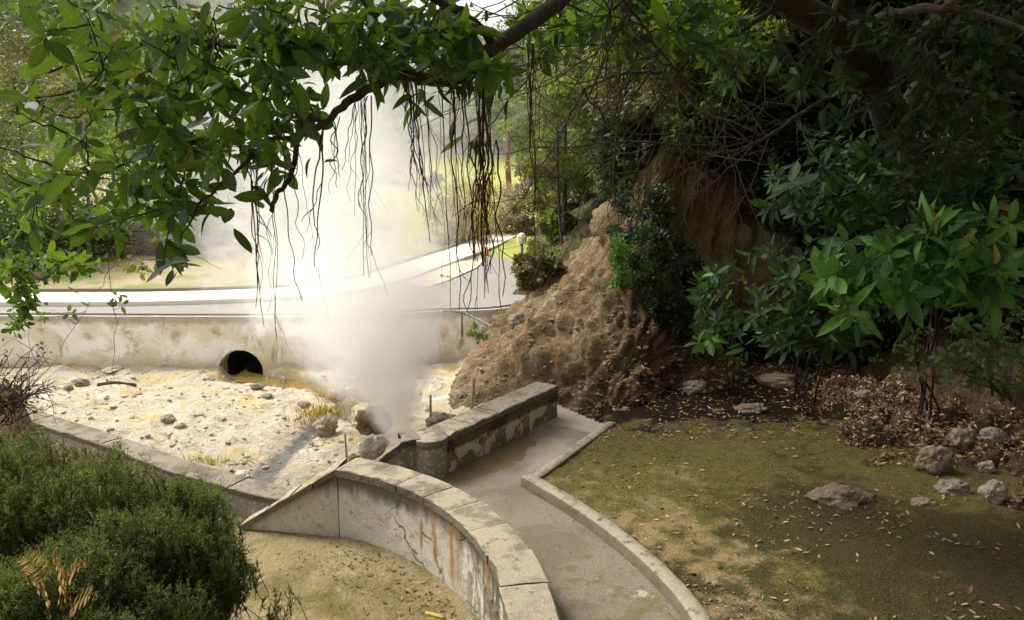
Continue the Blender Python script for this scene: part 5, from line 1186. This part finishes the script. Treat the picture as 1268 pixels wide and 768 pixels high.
for (px, py, n, h, lab) in [(402, 512, 240, .22, 'dry ochre grass tuft left of the pale rounded rock'), (258, 572, 160, .14, 'small orange brown grass tuft just behind the low wall'), (425, 492, 320, .20, 'straw coloured grass patch at the edge of the steam'), (385, 520, 150, .16, 'thin straw tuft beside the dark rivulet')]:
    d = ground_d(px, py); c0_ = W(px, py, d); q = c0_+rng.normal(0, 1, (n, 3))*[.20, .12, 0]; q[:, 2] = [zbasin(a[0], a[1])-.02 for a in q]
    o = empty('grass_tuft', c0_, lab, 'grass'); g = Geo(); leaves(g, (TPL_N[0]*[.45, 1, 1], TPL_N[1], TPL_N[2]), q, rng.normal(0, .45, q.shape)+[0, 0, 1], rng.normal(0, 1, q.shape), rng.uniform(.4, 1.1, n)*h, rng.random(n)); g.build('foliage', MT['leaf_gold' if 'ochre' in lab or 'orange' in lab else 'fern'], o)
# moss and grass tufts on the terrace: short blades
g = Geo(); pos = []
while len(pos) < 16000:
    p = P(random.uniform(640, 1200), random.uniform(522, 800), .05)
    if inside(p[0], p[1], [tuple(q[:2]) for q in kin]+[(6, 2.5), (6, 10.5), (3.0, 11.4)]) and fbm(p, 1.1, 4, 50.)+.06*(p[1]-7) > random.uniform(-.25, .5): pos.append((p[0], p[1], zter(p[0], p[1])-.002))
pos = np.array(pos); leaves(g, TPL_N, pos, rng.normal(0, .7, pos.shape)+[0, 0, .8], rng.normal(0, 1, pos.shape), rng.uniform(.008, .026, len(pos)), rng.random(len(pos)))
tag(g.build('grass', MT['leaf_olive']), 'short moss and grass blades on the terrace', 'grass', None, 'stuff')
# ================================================================== STEAM
vent = W(500, 548, 10.7)
m = M('steam_vapour'); tc = m.n('ShaderNodeTexCoord').outputs['Object']
wn = m.n('ShaderNodeTexNoise', {'Vector': tc, 'Scale': .75, 'Detail': 3., 'Roughness': .55}).outputs['Color']
wo = m.n('ShaderNodeVectorMath', {0: wn, 1: (.5, .5, .5)}, operation='SUBTRACT').outputs[0]
hz = m.sep(tc)[2]
amp = m.n('ShaderNodeMapRange', {'Value': hz, 'From Min': 0., 'From Max': 4., 'To Min': .25, 'To Max': 2.2}).outputs[0]
ws = m.n('ShaderNodeVectorMath', {0: wo, 3: amp}, operation='SCALE').outputs[0]
pw = m.n('ShaderNodeVectorMath', {0: tc, 1: ws}, operation='ADD').outputs[0]; x_, y_, _z = m.sep(pw)
hn = m.math('DIVIDE', hz, 10.)
def fcurve(x, pts):
    nd = m.n('ShaderNodeFloatCurve', {'Value': x}); c = nd.mapping.curves[0]
    while len(c.points) < len(pts): c.points.new(.5, .5)
    for q, (a, b) in zip(c.points, pts): q.location = (a, b); q.handle_type = 'AUTO_CLAMPED'
    nd.mapping.update(); return nd.outputs[0]
cx = m.math('SUBTRACT', m.math('MULTIPLY', fcurve(hn, [(0, .495), (.1, .455), (.26, .425), (.42, .43), (.62, .46), (1, .58)]), 8.), 4.)
cy = m.math('MULTIPLY', fcurve(hn, [(0, 0), (.3, .08), (1, .4)]), 6.)
rd = m.math('MULTIPLY', fcurve(hn, [(0, .06), (.05, .14), (.12, .29), (.26, .40), (.42, .50), (.62, .66), (1, .95)]), 4.)
dx = m.math('SUBTRACT', x_, cx); dy = m.math('SUBTRACT', y_, cy)
dist = m.math('DIVIDE', m.math('SQRT', m.math('ADD', m.math('MULTIPLY', dx, dx), m.math('MULTIPLY', dy, dy))), rd)
bil = m.noise(1.9, 6, .64, .5, m.n('ShaderNodeMapping', {'Vector': pw, 'Location': (0, 0, 0), 'Scale': (1, 1, .75)}).outputs[0])
shape = m.math('ADD', m.math('SUBTRACT', 1.0, dist), m.math('MULTIPLY', m.math('SUBTRACT', bil, .5), m.n('ShaderNodeMapRange', {'Value': hz, 'From Min': .2, 'From Max': 2.5, 'To Min': 1.3, 'To Max': 4.0}).outputs[0]))
core = m.math('MULTIPLY', m.step(shape, .02, .72), m.math('MULTIPLY', fcurve(hn, [(0, 1), (.1, .74), (.26, .22), (.42, .085), (.62, .045), (.85, .09), (1, 0)]), 4.4))
ex = m.math('DIVIDE', m.math('ADD', x_, 2.0), 2.7); ey = m.math('DIVIDE', m.math('SUBTRACT', y_, 2.6), 2.8); ez = m.math('DIVIDE', m.math('SUBTRACT', hz, 3.2), 3.8)
ve = m.math('SQRT', m.math('ADD', m.math('ADD', m.math('MULTIPLY', ex, ex), m.math('MULTIPLY', ey, ey)), m.math('MULTIPLY', ez, ez)))
vs_ = m.math('ADD', m.math('SUBTRACT', 1.0, ve), m.math('MULTIPLY', m.math('SUBTRACT', m.noise(.8, 5, .58, .2, pw), .5), 1.6))
veil = m.math('MULTIPLY', m.step(vs_, .0, .8), m.math('MULTIPLY', m.step(m.math('ADD', hz, m.math('MULTIPLY', x_, .35)), -.4, 1.6), .21))
den = m.math('ADD', core, veil)
vol = m.n('ShaderNodeVolumePrincipled', {'Color': (.965, .962, .95), 'Density': den, 'Anisotropy': .1}); m.t.links.new(vol.outputs[0], m.out.inputs['Volume'])
g = Geo(); x0, x1, y0, y1, z0, z1 = -5.2, 3.4, -1.6, 5.6, -.15, 9.5
v = [(vent[0]+x, vent[1]+y, vent[2]+z) for z in (z0, z1) for x, y in ((x0, y0), (x1, y0), (x1, y1), (x0, y1))]
me = Geo().add(np.array(v)-vent, [(3, 2, 1, 0), (4, 5, 6, 7), (0, 1, 5, 4), (1, 2, 6, 5), (2, 3, 7, 6), (3, 0, 4, 7)]).mesh('steam', False)
o = link('steam', me, m.m); o.location = tuple(vent); tag(o, 'white steam column rising from the vent and drifting over the road', 'steam', None, 'stuff')
# ================================================================== LIGHT
SUN = Vector((-.55, .30, .78)).normalized(); EL = math.asin(SUN.z); AZ = math.atan2(SUN.x, SUN.y)
sl_ = bpy.data.lights.new('sun', 'SUN'); so = bpy.data.objects.new('sun', sl_); COL.objects.link(so)
sl_.energy = 1.5; sl_.angle = R(16); sl_.color = (1, .91, .76); so.rotation_euler = SUN.to_track_quat('Z', 'Y').to_euler()
w = bpy.data.worlds.new('World'); SC.world = w; w.use_nodes = True; nt = w.node_tree; nt.nodes.clear()
sky = nt.nodes.new('ShaderNodeTexSky'); sky.sky_type = 'NISHITA'; sky.sun_disc = False; sky.sun_elevation = EL; sky.sun_rotation = AZ; sky.dust_density = 5; sky.air_density = 1.0; sky.ozone_density = 1.0
hs_ = nt.nodes.new('ShaderNodeHueSaturation'); hs_.inputs['Saturation'].default_value = .10
bg = nt.nodes.new('ShaderNodeBackground'); bg.inputs[1].default_value = .15; wo_ = nt.nodes.new('ShaderNodeOutputWorld')
nt.links.new(sky.outputs[0], hs_.inputs['Color']); nt.links.new(hs_.outputs[0], bg.inputs[0]); nt.links.new(bg.outputs[0], wo_.inputs[0])
SC.view_settings.view_transform = 'Standard'; SC.view_settings.look = 'None'; SC.view_settings.gamma = 1; SC.view_settings.exposure = 1.15
SC.render.engine = 'CYCLES'; cy_ = SC.cycles
cy_.max_bounces = 12; cy_.diffuse_bounces = 2; cy_.glossy_bounces = 2; cy_.transmission_bounces = 4; cy_.transparent_max_bounces = 8; cy_.volume_bounces = 12
cy_.volume_step_rate = .32; cy_.volume_max_steps = 128; cy_.use_denoising = True; cy_.sample_clamp_indirect = 6
try: cy_.denoiser = 'OPENIMAGEDENOISE'
except Exception: pass
